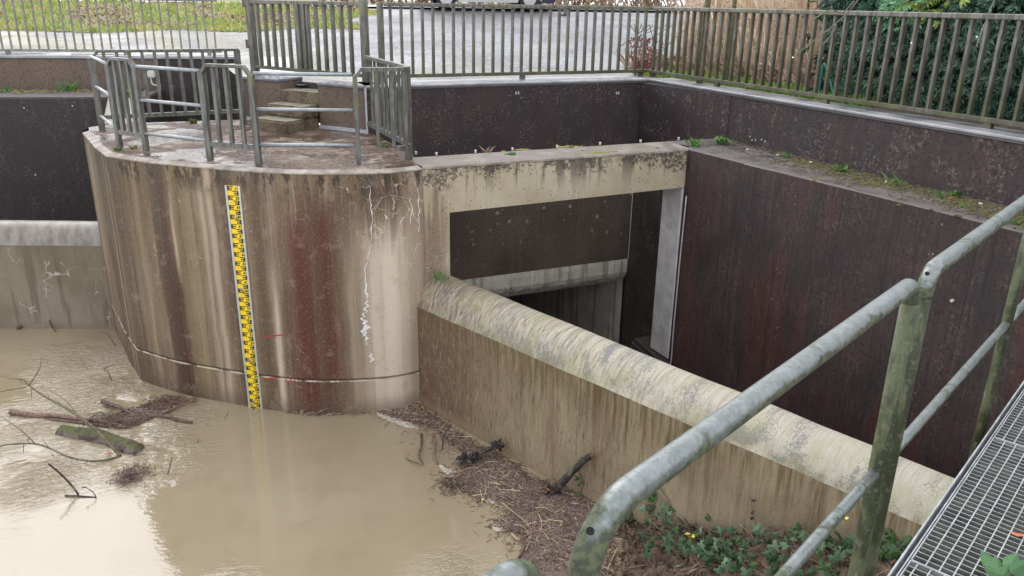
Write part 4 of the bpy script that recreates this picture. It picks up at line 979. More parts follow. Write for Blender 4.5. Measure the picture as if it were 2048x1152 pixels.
def hole2(root, x, dz, r):
    c = hp(x, TZ - dz); v = (Vector((0, 0, H)) - c).normalized(); v = (v * .55 + HN * .6 - HD * .75).normalized()
    bm = bmesh.new(); tube(bm, [c + v * (TR - .006), c + v * (TR + .0006)], r, 18); finish('drain_hole', bm, M_HOLE, root)
def hole3(root, px, py, e, r):
    c = on(px, py, HQ, HN); v = (Vector((0, 0, H)) - c).normalized(); k = math.sqrt(TR * TR - e * e); nn = (v * k + RX * e).normalized()
    bm = bmesh.new(); tube(bm, [c + v * k - nn * .006, c + v * k + nn * .0003], r, 20); finish('drain_hole', bm, M_HOLE, root)
hole3(h1, 1180, 1062, -.003, .0060); hole3(h2, 1854, 547, -.004, .006)
M_GRATE = plain('galvanised_grating', (.40, .41, .42), .45, .45, .2, 14, .15)
M_GRDIRT = plain('grimy_grating_bars', (.15, .155, .14), .7, .15, .35, 9, .2)
GE = Vector((1.992, 1.405, 0)); GZ = 2.574
def gpnt(s, d, z=GZ): p = GE + HD * s + HN * d; return Vector((p.x, p.y, z))
def grating(s0, s1, wd, ps, pd, offd, label):
    root = thing('walkway_grating', gpnt((s0 + s1) / 2, wd / 2), label, 'floor grating')
    bm = bmesh.new()
    for d in (.030, wd): bar(bm, gpnt(s0, d, GZ - .017), gpnt(s1, d, GZ - .017), .004, .036)
    for s in (s0, s1): bar(bm, gpnt(s, .030, GZ - .017), gpnt(s, wd, GZ - .017), .004, .036)
    finish('frame', bm, M_GRATE, root)
    bm = bmesh.new(); n = int((s1 - s0) / ps)
    for i in range(1, n): bar(bm, gpnt(s0 + (s1 - s0) * i / n, .033, GZ - .0185), gpnt(s0 + (s1 - s0) * i / n, wd - .003, GZ - .0185), .0026, .033)
    finish('bearing_bar_set', bm, M_GRDIRT, root)
    bm = bmesh.new(); d = .033 + offd
    while d < wd - .01: bar(bm, gpnt(s0 + .003, d, GZ - .003), gpnt(s1 - .003, d, GZ - .003), .0042, .0065); d += pd
    for i in range(1, n): bar(bm, gpnt(s0 + (s1 - s0) * i / n, .033, GZ - .0012), gpnt(s0 + (s1 - s0) * i / n, wd - .003, GZ - .0012), .0027, .0018)
    finish('cross_rod_set', bm, M_GRATE, root)
grating(-.98, .134, .95, .031, .041, .02, 'nearest steel floor grating, mostly below the picture edge'); grating(.139, 1.235, .95, .031, .041, .041, 'long middle steel floor grating with an orange leaf on it'); grating(1.242, 2.34, .95, .031, .041, .03, 'farther steel floor grating at the right picture edge'); 
grating(2.346, 3.42, .95, .031, .041, .03, 'last steel floor grating beyond the right picture edge')
wf = thing('walkway_structure', gpnt(1.2, .4, 2.4), 'galvanised steel edge beams carrying the floor gratings', 'walkway frame')
for d, nm in ((.004, 'edge_angle'), (.975, 'edge_angle')):
    bm = bmesh.new(); bar(bm, gpnt(-1, d, GZ - .055), gpnt(3.45, d, GZ - .055), .006, .125); bar(bm, gpnt(-1, d + (.012 if d < .5 else -.012), GZ - .045), gpnt(3.45, d + (.012 if d < .5 else -.012), GZ - .045), .022, .006); finish(nm, bm, M_GRATE, wf)
bm = bmesh.new(); bar(bm, gpnt(-1, .0225, GZ - .02), gpnt(3.45, .0225, GZ - .02), .004, .045); finish('edge_flat', bm, M_GRATE, wf)

# ================================================================== bank at the weir's near end
def bank_z(x, y):
    r = Vector((x, y, 0)) - W0; s = r.dot(WD); d = -r.dot(WN)
    return .42 * (s - 2.98) - .36 * max(0, d - .1) + .10 * mnoise.noise(Vector((x * 2.2, y * 2.2, 0))) + max(0, s - 5.4) * .5 + .05 * mnoise.noise(Vector((x * 9, y * 9, 4)))
def bank_in(x, y):
    r = Vector((x, y, 0)) - W0; return -r.dot(WN) > -.05 and 2.4 < r.dot(WD) < 9 and -r.dot(WN) < 3.5
tag(grid_sheet('bank', -1, 6.5, -2.5, 6.2, .08, bank_z, bank_in, M_SOIL), kind='structure')
M_IVY = blade_mat('ivy_leaf', (.010, .032, .008), (.042, .100, .022), (.030, .062, .018), 5); M_IVYL = blade_mat('light_ivy_leaf', (.06, .13, .06), (.12, .19, .10)); M_STEM = plain('brown_stem', (.11, .075, .05), .8); M_STRAW = blade_mat('straw_stalk', (.24, .16, .10), (.54, .41, .27)); M_DSTALK = blade_mat('dead_stalk', (.09, .055, .035), (.25, .165, .10)); M_YLEAF = plain('yellow_leaf', (.62, .56, .06), .5, var=.2); M_OLEAF = plain('orange_leaf', (.48, .12, .03), .5, var=.25); M_BLACK = plain('rotten_leaf', (.03, .02, .016), .8)
def ivy_leaf(bm, c, nr, size, ang):
    nr = nr.normalized(); a = nr.cross(Vector((math.cos(ang), math.sin(ang), .3))).normalized(); b = nr.cross(a)
    sh = [(0, -.12), (.28, -.42), (.55, -.22), (.30, .02), (.42, .32), (.18, .28), (0, .70), (-.18, .28), (-.42, .32), (-.30, .02), (-.55, -.22), (-.28, -.42)]
    m = bm.verts.new(c + nr * size * .06); vv = [bm.verts.new(c + a * x * size + b * y * size - nr * size * .16 * (abs(x) * 1.2 + max(0, y) * .5)) for x, y in sh]
    for i in range(len(vv)): bm.faces.new((m, vv[i], vv[(i + 1) % len(vv)]))
def oval_leaf(bm, c, ax, nr, L, W_):
    ax = ax.normalized(); b = nr.cross(ax).normalized(); nr = ax.cross(b) * -1
    P = [(0, 0), (.2, .32), (.5, .5), (.8, .3), (1, 0), (.8, -.3), (.5, -.5), (.2, -.32)]; V_ = [bm.verts.new(c + ax * x * L + b * y * W_ + nr * (abs(y) * W_ * .35 - x * x * L * .18)) for x, y in P]
    m = [bm.verts.new(c + ax * x * L - nr * x * x * L * .18) for x in (.25, .5, .78)]
    for q in ((0, 1, 'a'), ): pass
    bm.faces.new((V_[0], V_[1], m[0])); bm.faces.new((V_[1], V_[2], m[1], m[0])); bm.faces.new((V_[2], V_[3], m[2], m[1])); bm.faces.new((V_[3], V_[4], m[2]))
    bm.faces.new((V_[4], V_[5], m[2])); bm.faces.new((V_[5], V_[6], m[1], m[2])); bm.faces.new((V_[6], V_[7], m[0], m[1])); bm.faces.new((V_[7], V_[0], m[0]))
def wface(px, py, o=.015): return on(px, py, W0 - WN * o, WN)
def ivy(name, label, stems, nleaf, size, spread, mats=(M_IVY, M_IVYL), base=None):
    root = thing(name, base or stems[0][0], label, 'ivy'); bm = bmesh.new(); bl = bmesh.new(); bh = bmesh.new()
    for st in stems:
        P = bezier(st, 6); tube(bm, P, .0035, 5)
        for k in range(nleaf):
            q = random.choice(P); c = q + Vector((random.gauss(0, spread), random.gauss(0, spread), abs(random.gauss(0, spread)) * .8)) - WN * abs(random.gauss(0, .03))
            nr = Vector((random.gauss(-.6, .45), random.gauss(-.55, .45), random.uniform(.1, 1)))
            ivy_leaf(bl if random.random() < .8 else bh, c, nr, size * random.uniform(.6, 1.25), random.uniform(0, 6.3))
    finish('stem', bm, M_STEM, root); finish('leaves', bl, mats[0], root, recalc=False); finish('pale_leaves', bh, mats[1], root, recalc=False)
B = lambda x, y, dz=0: Vector((x, y, max(0, bank_z(x, y)) + dz))
ivy('ivy_plant', 'thick ivy climbing the weir face beside the bend of the handrail', [[wface(1300, 1080), wface(1305, 1030), wface(1312, 980), wface(1318, 935)], [wface(1285, 1085), wface(1270, 1050), wface(1255, 1010), wface(1235, 1000)], [wface(1330, 1080), wface(1325, 1040), wface(1340, 1010), wface(1308, 960)]], 26, .062, .035)
ivy('ivy_plant', 'thin ivy strand hanging on the weir beside the leaning charred stick', [[wface(1163, 1002), wface(1160, 985), wface(1168, 965), wface(1158, 945), wface(1166, 920)]], 14, .045, .012)
ivy('ivy_plant', 'ivy carpet creeping over the bank along the foot of the weir', [[wface(1330, 1075) + Vector((-.1, -.1, 0)), B(3.5, 4.2, .03), B(3.6, 3.9, .03), B(3.7, 3.6, .03)], [B(3.3, 4.4, .03), B(3.45, 4.0, .03), B(3.5, 3.7, .03)], [wface(1450, 1110), wface(1520, 1112), wface(1600, 1112), wface(1700, 1105)], [wface(1700, 1110), wface(1760, 1105), wface(1790, 1090)], [B(3.6, 3.75, .03), B(3.8, 3.4, .03), B(3.95, 3.0, .03)], [B(3.4, 3.8, .03), B(3.6, 3.3, .03), B(3.8, 2.9, .03)]], 50, .075, .085)
ivy('ivy_plant', 'few ivy leaves between the handrail post and the grating edge', [[wface(1740, 1130, .1), wface(1775, 1110, .06), wface(1800, 1085, .03)]], 14, .10, .04)
# dry stalks lying on the bank
def sticks_mass(name, n, fn, L, r, mat, label, cat):
    bm = bmesh.new()
    for i in range(n):
        c, tilt = fn(); a = random.uniform(0, 6.28); l = L * random.uniform(.35, 1.2); d = Vector((math.cos(a), math.sin(a), tilt)).normalized() * l / 2; m = c + Vector((random.gauss(0, .12) * l, random.gauss(0, .12) * l, .0)); 
        tube(bm, [c - d, m, c + d], r * random.uniform(.6, 1.3), 3, cap=False)
    return tag(finish(name, bm, mat, recalc=False), label, cat, kind='stuff')
def rb():
    while 1:
        s, d = random.uniform(2.9, 5.4), random.uniform(.02, 1.3); p = W0 + WD * s - WN * d; z = bank_z(p.x, p.y)
        if z > -.02: return Vector((p.x, p.y, z + .02)), random.gauss(0, .35)
sticks_mass('dead_stalks', 430, rb, .30, .0028, M_DSTALK, 'dead straw stalks among the ivy on the bank', 'dead stalks')
M_LITTER = blade_mat('bank_leaf_litter', (.045, .026, .017), (.15, .085, .052))
bm = bmesh.new()
for i in range(1500):
    c, _ = rb(); blades(bm, c.x, c.y, c.z - .01, random.uniform(.02, .06), .02, 1.3)
tag(finish('leaf_litter', bm, M_LITTER, recalc=False), 'brown leaf litter on the bank under the ivy', 'leaf litter', kind='stuff')
def sprig(label, base, leaves, mat, L, stem_pts):
    root = thing('sapling', base, label, 'plant'); bm = bmesh.new(); tube(bm, bezier(stem_pts, 5), .0028, 5); finish('stem', bm, M_STEM, root); 
    for q in leaves:
        bm = bmesh.new(); oval_leaf(bm, q, Vector((random.uniform(-1, 1), random.uniform(-1, 1), random.uniform(-.3, .5))), Vector((-.5, -.7, .6)), L, L * .5); finish('leaf', bm, mat, root, recalc=False)
sprig('little sapling with four yellow leaves in front of the weir', wface(1395, 1110, .2), [wface(1369, 1068, .18), wface(1376, 1075, .18), wface(1386, 1067, .18), wface(1378, 1088, .18)], M_YLEAF, .05, [wface(1395, 1112, .2), wface(1388, 1085, .18), wface(1376, 1068, .18)])
sprig('yellow leaf on a bare twig beside the twin handrail post', wface(1660, 1125, .1), [wface(1690, 1034, .1), wface(1695, 1028, .1)], M_YLEAF, .05, [wface(1655, 1125, .1), wface(1655, 1080, .1), wface(1672, 1040, .1), wface(1690, 1032, .1)])
sprig('thin black stem with withered leaves leaning on the weir', wface(1524, 1130, .05), [wface(1504, 1030, .05), wface(1500, 1038, .05), wface(1501, 1000, .05), wface(1517, 1095, .05)], M_BLACK, .045, [wface(1524, 1132, .05), wface(1520, 1080, .05), wface(1507, 1030, .04), wface(1500, 990, .03)])
# broad leaved plant beside the grating
pl = thing('bramble_plant', gpnt(.33, .50, GZ - .05), 'bright green broad leaved plant poking over the grating corner', 'plant'); bm = bmesh.new(); bm2 = bmesh.new()
pc = at(2008, 1150, GZ + .06)
for px, py, qx, qy, L in ((2000, 1140, 1962, 1108, .085), (2000, 1145, 1975, 1080, .075), (2010, 1150, 1958, 1140, .075), (2015, 1140, 2040, 1095, .085), (2020, 1145, 2065, 1120, .09), (2005, 1155, 2020, 1120, .07), (2010, 1150, 1990, 1165, .08)):
    a_ = at(px, py, GZ + .05); b_ = at(qx, qy, GZ + random.uniform(.03, .07)); oval_leaf(bm, a_, (b_ - a_), Vector((-.3, -.4, .9)), L, L * .62); tube(bm2, [pc - up * .1, pc - up * .03, a_], .002, 5)
M_BRAM = blade_mat('broad_green_leaf', (.03, .095, .028), (.07, .17, .055)); finish('leaf', bm, M_BRAM, pl, recalc=False); finish('stem', bm2, M_STEM, pl)
def dropped_leaf(label, c, ax, L, mat, nr=Vector((0, 0, 1)), W_=.5):
    bm = bmesh.new(); oval_leaf(bm, c, ax, nr, L, L * W_); tag(finish('fallen_leaf', bm, mat, recalc=False), label, 'leaf')
dropped_leaf('orange oval leaf lying on the steel floor grating', at(2019, 1064, GZ + .006), at(2050, 1073, GZ) - at(2019, 1064, GZ), .05, M_OLEAF, W_=.42)
#@@PART5
# ================================================================== flotsam
def bark(name, a, b, sc=30):
    g = Mat(name, .75); n = g.noise(scale=sc, detail=6, rough=.7); n2 = g.noise(scale=8, detail=3); c = g.mix(g.ramp(n, .35, .65), a, b); c = g.mix(g.f('MULTIPLY', g.ramp(n2, .55, .65), .6), c, (.16, .14, .09)); return g.out(c, g.bump(n, .8, .008))
M_BARK = bark('wet_bark', (.055, .035, .025), (.15, .10, .07)); M_RBARK = bark('reddish_bark', (.13, .07, .05), (.24, .145, .105)); M_TWIG = bark('pale_green_twig', (.085, .068, .032), (.17, .14, .075)); M_CHAR = bark('charred_wood', (.012, .010, .010), (.06, .045, .038)); M_SPLIT = plain('split_orange_wood', (.30, .085, .035), .8, var=.3)
def mossy():
    g = Mat('mossy_log_bark', .9); p = g.pos; n = g.noise(p, 14, 5, .65); z = g.xyz(g.nrm)[2]; f = g.noise(p, 60, 4); c = g.mix(g.ramp(n, .35, .65), (.07, .05, .045), (.18, .14, .12))
    m = g.f('MULTIPLY', g.ramp(z, .35, .95), g.ramp(n, .2, .7)); c = g.mix(m, c, g.mix(f, (.035, .05, .008), (.125, .145, .02))); return g.out(c, g.bump(g.f('ADD', n, f), .8, .015))
M_MOSSLOG = mossy()
def limb(name, label, pts, r0, r1, mat, n=8, seg=6, wob=.06, cat='branch', group=None, twigs=(), kink=3.0, parent=None):
    P = bezier(pts, seg); N = len(P); L = sum((b - a).length for a, b in zip(P, P[1:]))
    for i in range(1, N - 1): P[i] = P[i] + Vector(mnoise.noise_vector(P[i] * kink)) * r0 * wob * 10
    bm = bmesh.new(); tube(bm, P, [max(.001, (r0 + (r1 - r0) * i / (N - 1)) * (1 + .18 * mnoise.noise(P[i] * 11))) for i in range(N)], n)
    if parent: return finish(name, bm, mat, parent, smooth=True)
    o = tag(finish(name, bm, mat, smooth=True), label, cat, group)
    for tp, a, b in twigs:
        bm = bmesh.new(); Q = bezier(tp, 5)
        for i in range(1, len(Q)): Q[i] = Q[i] + Vector(mnoise.noise_vector(Q[i] * 8)) * .006
        tube(bm, Q, [a + (b - a) * i / (len(Q) - 1) for i in range(len(Q))], 5); finish('twig', bm, mat, o, smooth=True)
    return o
P = at
limb('log', 'mossy green log floating in the left eddy', [P(120, 862, .0), P(160, 868, .01), P(210, 880, .01), P(255, 895, .01), P(280, 903, .0)], .075, .085, M_MOSSLOG, 16, 6, .03, 'log')
bm = bmesh.new(); 
limb('branch', 'long reddish branch lying across the water behind the mossy log', [P(18, 823, .04), P(80, 829, .03), P(150, 836, .02), P(222, 848, .01)], .030, .020, M_RBARK, 9, 8, .08)
limb('branch', 'dark branch half sunk just below the long reddish branch', [P(90, 838, .0), P(150, 844, .01), P(215, 853, .01)], .018, .014, M_BARK)
limb('branch', 'bent grey branch rising from the debris beside the pier foot', [P(204, 802, .05), P(235, 813, .04), P(262, 827, .02), P(294, 833, .0)], .026, .016, M_BARK, 9)
limb('branch', 'crooked branch pointing right out of the debris left of the gauge', [P(300, 832, .0), P(337, 833, .02), P(352, 838, .03), P(384, 845, .01)], .022, .014, M_BARK, 8, 5, .12)
limb('branch', 'bare arched branch reaching from the debris to the pier face', [P(318, 829, .02), P(350, 815, .04), P(375, 805, .05), P(397, 794, .07)], .013, .007, M_RBARK)
limb('branch', 'long pale branch leaning over the mossy log with forked bare tips', [P(240, 912, 0), P(215, 885, .10), P(180, 850, .20), P(130, 815, .27), P(85, 790, .32), P(56, 770, .36)], .017, .009, M_TWIG, 8, 6, .05,
     twigs=[([P(56, 770, .36), P(48, 760, .40), P(28, 757, .42), P(2, 753, .44)], .009, .003), ([P(57, 771, .36), P(68, 757, .42), P(80, 735, .50), P(83, 713, .56)], .008, .003), ([P(52, 774, .36), P(30, 778, .38), P(-10, 786, .40)], .007, .004), ([P(160, 836, .22), P(130, 800, .30), P(98, 780, .34)], .006, .002), ([P(64, 778, .35), P(62, 790, .3), P(63, 797, .28)], .005, .003), ([P(100, 798, .3), P(96, 788, .34)], .004, .002), ([P(46, 765, .38), P(40, 762, .4), P(42, 758, .43)], .004, .002), ([P(190, 862, .18), P(150, 830, .24), P(100, 790, .3)], .005, .002), ([P(225, 895, .06), P(212, 875, .13), P(222, 862, .15)], .005, .002)])
limb('branch', 'dark thin branch curving along the water to the left picture edge', [P(238, 914, .0), P(190, 922, .03), P(140, 914, .08), P(100, 897, .12), P(66, 888, .14), P(10, 890, .16), P(-10, 899, .16)], .012, .006, M_TWIG, 7, 6, .05,
     twigs=[([P(70, 887, .14), P(45, 862, .20), P(20, 845, .24), P(-5, 828, .28)], .007, .003), ([P(100, 897, .12), P(90, 885, .18), P(86, 878, .2)], .004, .002), ([P(66, 888, .14), P(55, 880, .17), P(60, 874, .18)], .005, .003), ([P(47, 890, .15), P(48, 905, .10)], .005, .003)])
limb('branch', 'black forked twig sticking out of the white reflection at bottom left', [P(97, 927, .30), P(115, 942, .22), P(135, 962, .12), P(157, 990, .01)], .008, .010, M_CHAR, 7, 6, .06,
     twigs=[([P(130, 991, .01), P(157, 992, .01), P(192, 995, .0)], .009, .006), ([P(192, 995, .0), P(186, 984, .06), P(172, 974, .1)], .005, .003), ([P(172, 974, .1), P(165, 975, .12)], .006, .004), ([P(113, 941, .22), P(116, 938, .25)], .004, .002)])
for k, (lab, pts, r) in enumerate((('thin twig upright in calm water right of the mossy log', [P(335, 948, 0), P(340, 930, .08), P(344, 914, .15)], .006), ('twig leaning on the pier corner near the left weir', [P(230, 692, 0), P(222, 678, .06), P(212, 666, .12), P(200, 666, .1)], .007), ('hooked twig in the current in front of the left weir', [P(223, 760, 0), P(216, 745, .08), P(208, 738, .1), P(228, 728, .12)], .007), ('short twig floating under the left weir', [P(98, 640, .15), P(104, 655, .03), P(112, 664, 0)], .010), ('dark stub floating at the foot of the left weir near the picture edge', [P(34, 656, .02), P(42, 651, .05)], .025), ('broken stick resting against the lower end of the staff gauge', [P(491, 778, .20), P(497, 795, .1), P(507, 820, 0)], .008), ('small twig beside the staff gauge foot', [P(448, 838, 0), P(453, 832, .03), P(457, 823, .09)], .004), ('tiny twig standing in open water before the gauge', [P(395, 886, .0), P(398, 878, .05)], .004))):
    limb('twig', lab, pts, r, r * .7, M_BARK, 6, 5, .1, 'twig')
def charred(label, pts, r, ends):
    root = thing('charred_stick', pts[0], label, 'stick'); limb('stem', None, pts, r, r * .75, M_CHAR if ends[0] else M_BARK, 10, 6, .1, parent=root)
    for q, rr, orange in ends[1]:
        bm = bmesh.new()
        for i in range(44):
            a = Vector((random.gauss(0, 1), random.gauss(0, 1), random.gauss(0, .9))).normalized(); b = q + a * rr * random.uniform(.5, 1.2); tube(bm, [q + a * rr * .1, (q + b) / 2 + Vector((0, 0, rr * .15)), b], [rr * .3, rr * .22, rr * .06], 5)
        finish('frayed_end', bm, M_CHAR, root)
        if orange:
            bm = bmesh.new(); o2 = q + (Vector((0, 0, H)) - q).normalized() * rr * .55 + up * rr * .35; bmesh.ops.create_icosphere(bm, subdivisions=2, radius=rr * .17, matrix=Matrix.Translation(o2) @ Matrix.Diagonal((1.2, .9, .7, 1)))
            for v_ in bm.verts: v_.co += Vector(mnoise.noise_vector(v_.co * 40)) * rr * .2
            finish('bare_wood', bm, M_SPLIT, root)
charred('charred stick with black frayed ends lying on the debris mat', [P(925, 925, .04), P(945, 915, .06), P(968, 904, .09), P(996, 893, .12)], .028, (True, [(P(930, 922, .05), .095, False), (P(952, 912, .07), .06, False), (P(995, 892, .13), .075, True)]))
charred('dark bark covered stick leaning from the debris against the weir', [P(1106, 982, .03), wface(1130, 960, .16), wface(1155, 938, .10), wface(1182, 914, .05)], .037, (True, [(P(1096, 985, .03), .085, True)]))
bm = bmesh.new(); q = wface(1184, 912, .05); bmesh.ops.create_icosphere(bm, subdivisions=2, radius=.015, matrix=Matrix.Translation(q)); finish('broken_end', bm, M_SPLIT, bpy.data.objects['charred_stick.001'])
# floating mats
def debris_mat_material():
    g = Mat('floating_bark_mulch', .8); p = g.pos; n = g.noise(p, 36, 6, .75); n2 = g.noise(p, 3.0, 4); v = g.vor(g.mul(p, (1, 1, .2)), 48)
    c = g.mix(g.ramp(n, .35, .65), (.085, .058, .048), (.24, .17, .14)); c = g.mix(g.f('MULTIPLY', g.ramp(n2, .5, .66), .6), c, (.20, .155, .15)); c = g.mix(g.f('MULTIPLY', g.ramp(g.xyz(v['Color'])[0], .75, .85), .55), c, (.25, .175, .125))
    return g.out(c, g.bump(g.f('ADD', n, v['Distance']), .9, .02), g.ramp(n2, .4, .6, .85, .5))
M_MULCH = debris_mat_material()
MAT_PX = [(748, 822), (790, 812), (836, 812), (870, 832), (900, 852), (955, 888), (1000, 908), (1040, 932), (1062, 955), (1098, 962), (1120, 968), (1150, 987), (1190, 1010), (1218, 1048), (1235, 1090), (1225, 1152), (1215, 1200), (1060, 1210), (1030, 1152), (1045, 1100), (1040, 1070), (985, 1056), (992, 1040), (1022, 1026), (1012, 1005), (955, 1002), (912, 978), (893, 955), (905, 944), (928, 936), (936, 918), (915, 900), (893, 882), (868, 862), (840, 852), (800, 843), (765, 831)]
def in_poly(x, y, poly):
    c = False; j = len(poly) - 1
    for i in range(len(poly)):
        if ((poly[i][1] > y) != (poly[j][1] > y)) and x < (poly[j][0] - poly[i][0]) * (y - poly[i][1]) / (poly[j][1] - poly[i][1]) + poly[i][0]: c = not c
        j = i
    return c
def edge_dist(x, y, poly):
    m = 9
    for i in range(len(poly)):
        a, b = Vector(poly[i]), Vector(poly[(i + 1) % len(poly)]); p = Vector((x, y)); t = max(0, min(1, (p - a).dot(b - a) / max(1e-9, (b - a).length_squared))); m = min(m, (p - a - (b - a) * t).length)
    return m
def float_mat(name, px, label, step=.025, hgt=.045):
    poly = [(q.x, q.y) for q in (at(x, y, 0) for x, y in px)]; x0, x1 = min(p[0] for p in poly), max(p[0] for p in poly); y0, y1 = min(p[1] for p in poly), max(p[1] for p in poly)
    def hh(x, y):
        e = edge_dist(x, y, poly) * (1 if in_poly(x, y, poly) else -1) + .07 * mnoise.noise(Vector((x * 5, y * 5, 0))) + .03 * mnoise.noise(Vector((x * 17, y * 17, 0)))
        return max(-.02, min(hgt * .5, e * .25)) + (.012 * mnoise.noise(Vector((x * 9, y * 9, 1))) + .010 * mnoise.noise(Vector((x * 30, y * 30, 2)))) - .002
    return poly, tag(grid_sheet(name, x0 - .1, x1 + .1, y0 - .1, y1 + .1, step, hh, lambda x, y: in_poly(x, y, poly) or edge_dist(x, y, poly) < .06, M_MULCH), label, 'floating debris', kind='stuff')
poly, _ = float_mat('floating_mulch', MAT_PX, 'brown mat of floating bark and reed bits along the long weir')
def inp(poly, sd=.35):
    x0, x1 = min(p[0] for p in poly), max(p[0] for p in poly); y0, y1 = min(p[1] for p in poly), max(p[1] for p in poly)
    def f():
        while 1:
            x, y = random.uniform(x0, x1), random.uniform(y0, y1)
            if in_poly(x, y, poly): return Vector((x, y, random.uniform(.004, .028))), random.gauss(0, .10)
    return f
M_BITS = blade_mat('reed_and_bark_bits', (.13, .085, .065), (.42, .30, .21)); M_BITS2 = blade_mat('dark_bark_bits', (.07, .045, .035), (.22, .145, .11))
sticks_mass('floating_bits', 7000, inp(poly), .030, .0030, M_BITS2, 'small dark bark bits floating along the long weir', 'floating debris'); sticks_mass('floating_reed_bits', 4200, inp(poly), .045, .0024, M_BITS, 'small pale reed bits floating along the long weir', 'floating debris')
sticks_mass('floating_straw', 480, inp(poly), .19, .0036, M_STRAW, 'longer straw stalks on the debris mat along the weir', 'floating straw')
def rim_in(poly, sd):
    def f():
        i = random.randrange(len(poly)); a, b = Vector(poly[i]), Vector(poly[(i + 1) % len(poly)]); q = a + (b - a) * random.random(); q = q + Vector((random.gauss(0, sd), random.gauss(0, sd)))
        return Vector((q.x, q.y, random.uniform(.001, .008))), random.gauss(0, .03)
    return f
sticks_mass('drifting_bits', 520, rim_in(poly[16:] , .07), .05, .0028, M_BITS2, 'loose dark bits drifting off the outer edge of the debris mat', 'floating debris'); sticks_mass('drifting_reed_bits', 330, rim_in(poly[16:], .10), .075, .0026, M_BITS, 'loose reed bits drifting off the outer edge of the debris mat', 'floating debris')
p2, _ = float_mat('floating_mulch', [(215, 838), (260, 818), (300, 810), (345, 802), (368, 806), (350, 820), (310, 832), (290, 845), (255, 858), (225, 855)], 'small tangle of brown floating debris left of the gauge')
sticks_mass('floating_bits', 650, inp(p2), .09, .0035, M_BITS2, 'dark twigs tangled in the debris left of the gauge', 'floating debris'); sticks_mass('floating_reed_bits', 260, inp(p2), .13, .003, M_BITS, 'pale reed bits tangled left of the gauge', 'floating debris')
p3 = [(q.x, q.y) for q in (at(x, y, 0) for x, y in [(560, 822), (620, 812), (700, 810), (760, 812), (835, 803), (838, 812), (760, 824), (690, 828), (640, 832), (600, 828)])]
sticks_mass('floating_reed_bits', 380, inp(p3), .16, .0034, M_BITS, 'thin line of reed stalks floating along the foot of the pier', 'floating debris')
sticks_mass('floating_bits', 300, inp(p3), .10, .003, M_BITS2, 'thin line of dark twigs floating along the foot of the pier', 'floating debris')
def heap(label, px, py, n, L, tilt, mat, r=.0035):
    c0 = at(px, py, 0); bm = bmesh.new()
    for i in range(n):
        a = random.uniform(0, 6.28); c = c0 + Vector((random.gauss(0, .09), random.gauss(0, .07), random.uniform(.0, .05))); d = Vector((math.cos(a), math.sin(a), random.gauss(0, tilt))).normalized() * L * random.uniform(.3, .8); tube(bm, [c - d * .6, c + Vector((0, 0, .01)), c + d], [r, r, r * .6], 4, cap=False)
    tag(finish('twig_tangle', bm, mat, recalc=False), label, 'twig tangle', kind='stuff')
heap('tangle of reed stalks at the pier foot below the red streaks', 640, 820, 70, .17, .35, M_STRAW); heap('soaked tuft of twigs and roots floating below the mossy log', 262, 955, 130, .13, .5, M_BITS2); heap('tangle of orange brown bark and twigs beside the mossy log', 235, 848, 60, .12, .4, M_RBARK); heap('knot of dark twigs at the outer edge of the debris mat', 905, 975, 60, .14, .5, M_BARK); heap('loose straw tangle at the corner between pier and weir', 815, 812, 40, .2, .1, M_STRAW); heap('tangle of dark twigs by the pier foot left of the gauge', 318, 810, 60, .15, .6, M_BARK); heap('loose reddish twigs trailing right of the bent grey branch', 345, 806, 70, .24, .12, M_RBARK, .0045); heap('fine brown twigs floating around the thick end of the long reddish branch', 205, 842, 60, .2, .15, M_BARK)
for lab, pts, r, m in (('curved brown branch at the lower edge of the debris mat', [P(1043, 1072, .02), P(1046, 1090, .03), P(1040, 1108, .03), P(1030, 1122, .02)], .013, M_BARK), ('red brown stick poking from foam on the debris mat', [P(991, 1064, .02), P(1020, 1060, .03), P(1050, 1057, .02)], .007, M_RBARK), ('pale thick reed end at the edge of the debris mat', [P(1024, 1068, .01), P(1032, 1076, .02), P(1040, 1080, .01)], .014, M_STRAW), ('long reed stalk slanting over the debris mat', [P(1003, 1004, .03), P(1022, 1022, .03), P(1040, 1036, .03), P(1062, 1055, .02)], .006, M_STRAW), ('bare twig curving at the outer edge of the mat near the pier', [P(843, 868, .0), P(842, 890, .03), P(838, 910, .02), P(847, 928, .0)], .012, M_BARK), ('second curved twig at the mat edge beside the first', [P(866, 868, .02), P(870, 890, .04), P(868, 910, .03), P(875, 928, .01)], .012, M_RBARK), ('upright dark twig on the debris mat near the pier', [P(884, 900, .0), P(886, 880, .08), P(893, 862, .14), P(903, 848, .20)], .007, M_CHAR), ('thin stick floating left of the debris mat', [P(810, 916, .0), P(830, 924, .03), P(848, 930, .02)], .006, M_BARK), ('thin twig leaning on the weir near the pier joint', [P(873, 830, .0), P(868, 812, .08), P(860, 795, .14)], .006, M_BARK), ('reed stalk bridging the water gap at the foot of the weir', [P(1042, 933, .02), P(1062, 942, .02), P(1085, 958, .02)], .008, M_STRAW), ('short stick at the left edge of the mat', [P(870, 960, .02), P(892, 961, .02)], .008, M_RBARK), ('thin stick crossing the water by the handrail bend', [P(1215, 1140, .02), P(1225, 1115, .04), P(1234, 1095, .06)], .006, M_STRAW), ('reddish root hanging in the water beside the handrail bend', [P(1222, 1090, .03), P(1232, 1105, .03), P(1222, 1125, .03), P(1228, 1150, .02)], .006, M_RBARK)):
    limb('stick', lab, pts, r, r * .7, m, 7, 5, .12, 'stick')
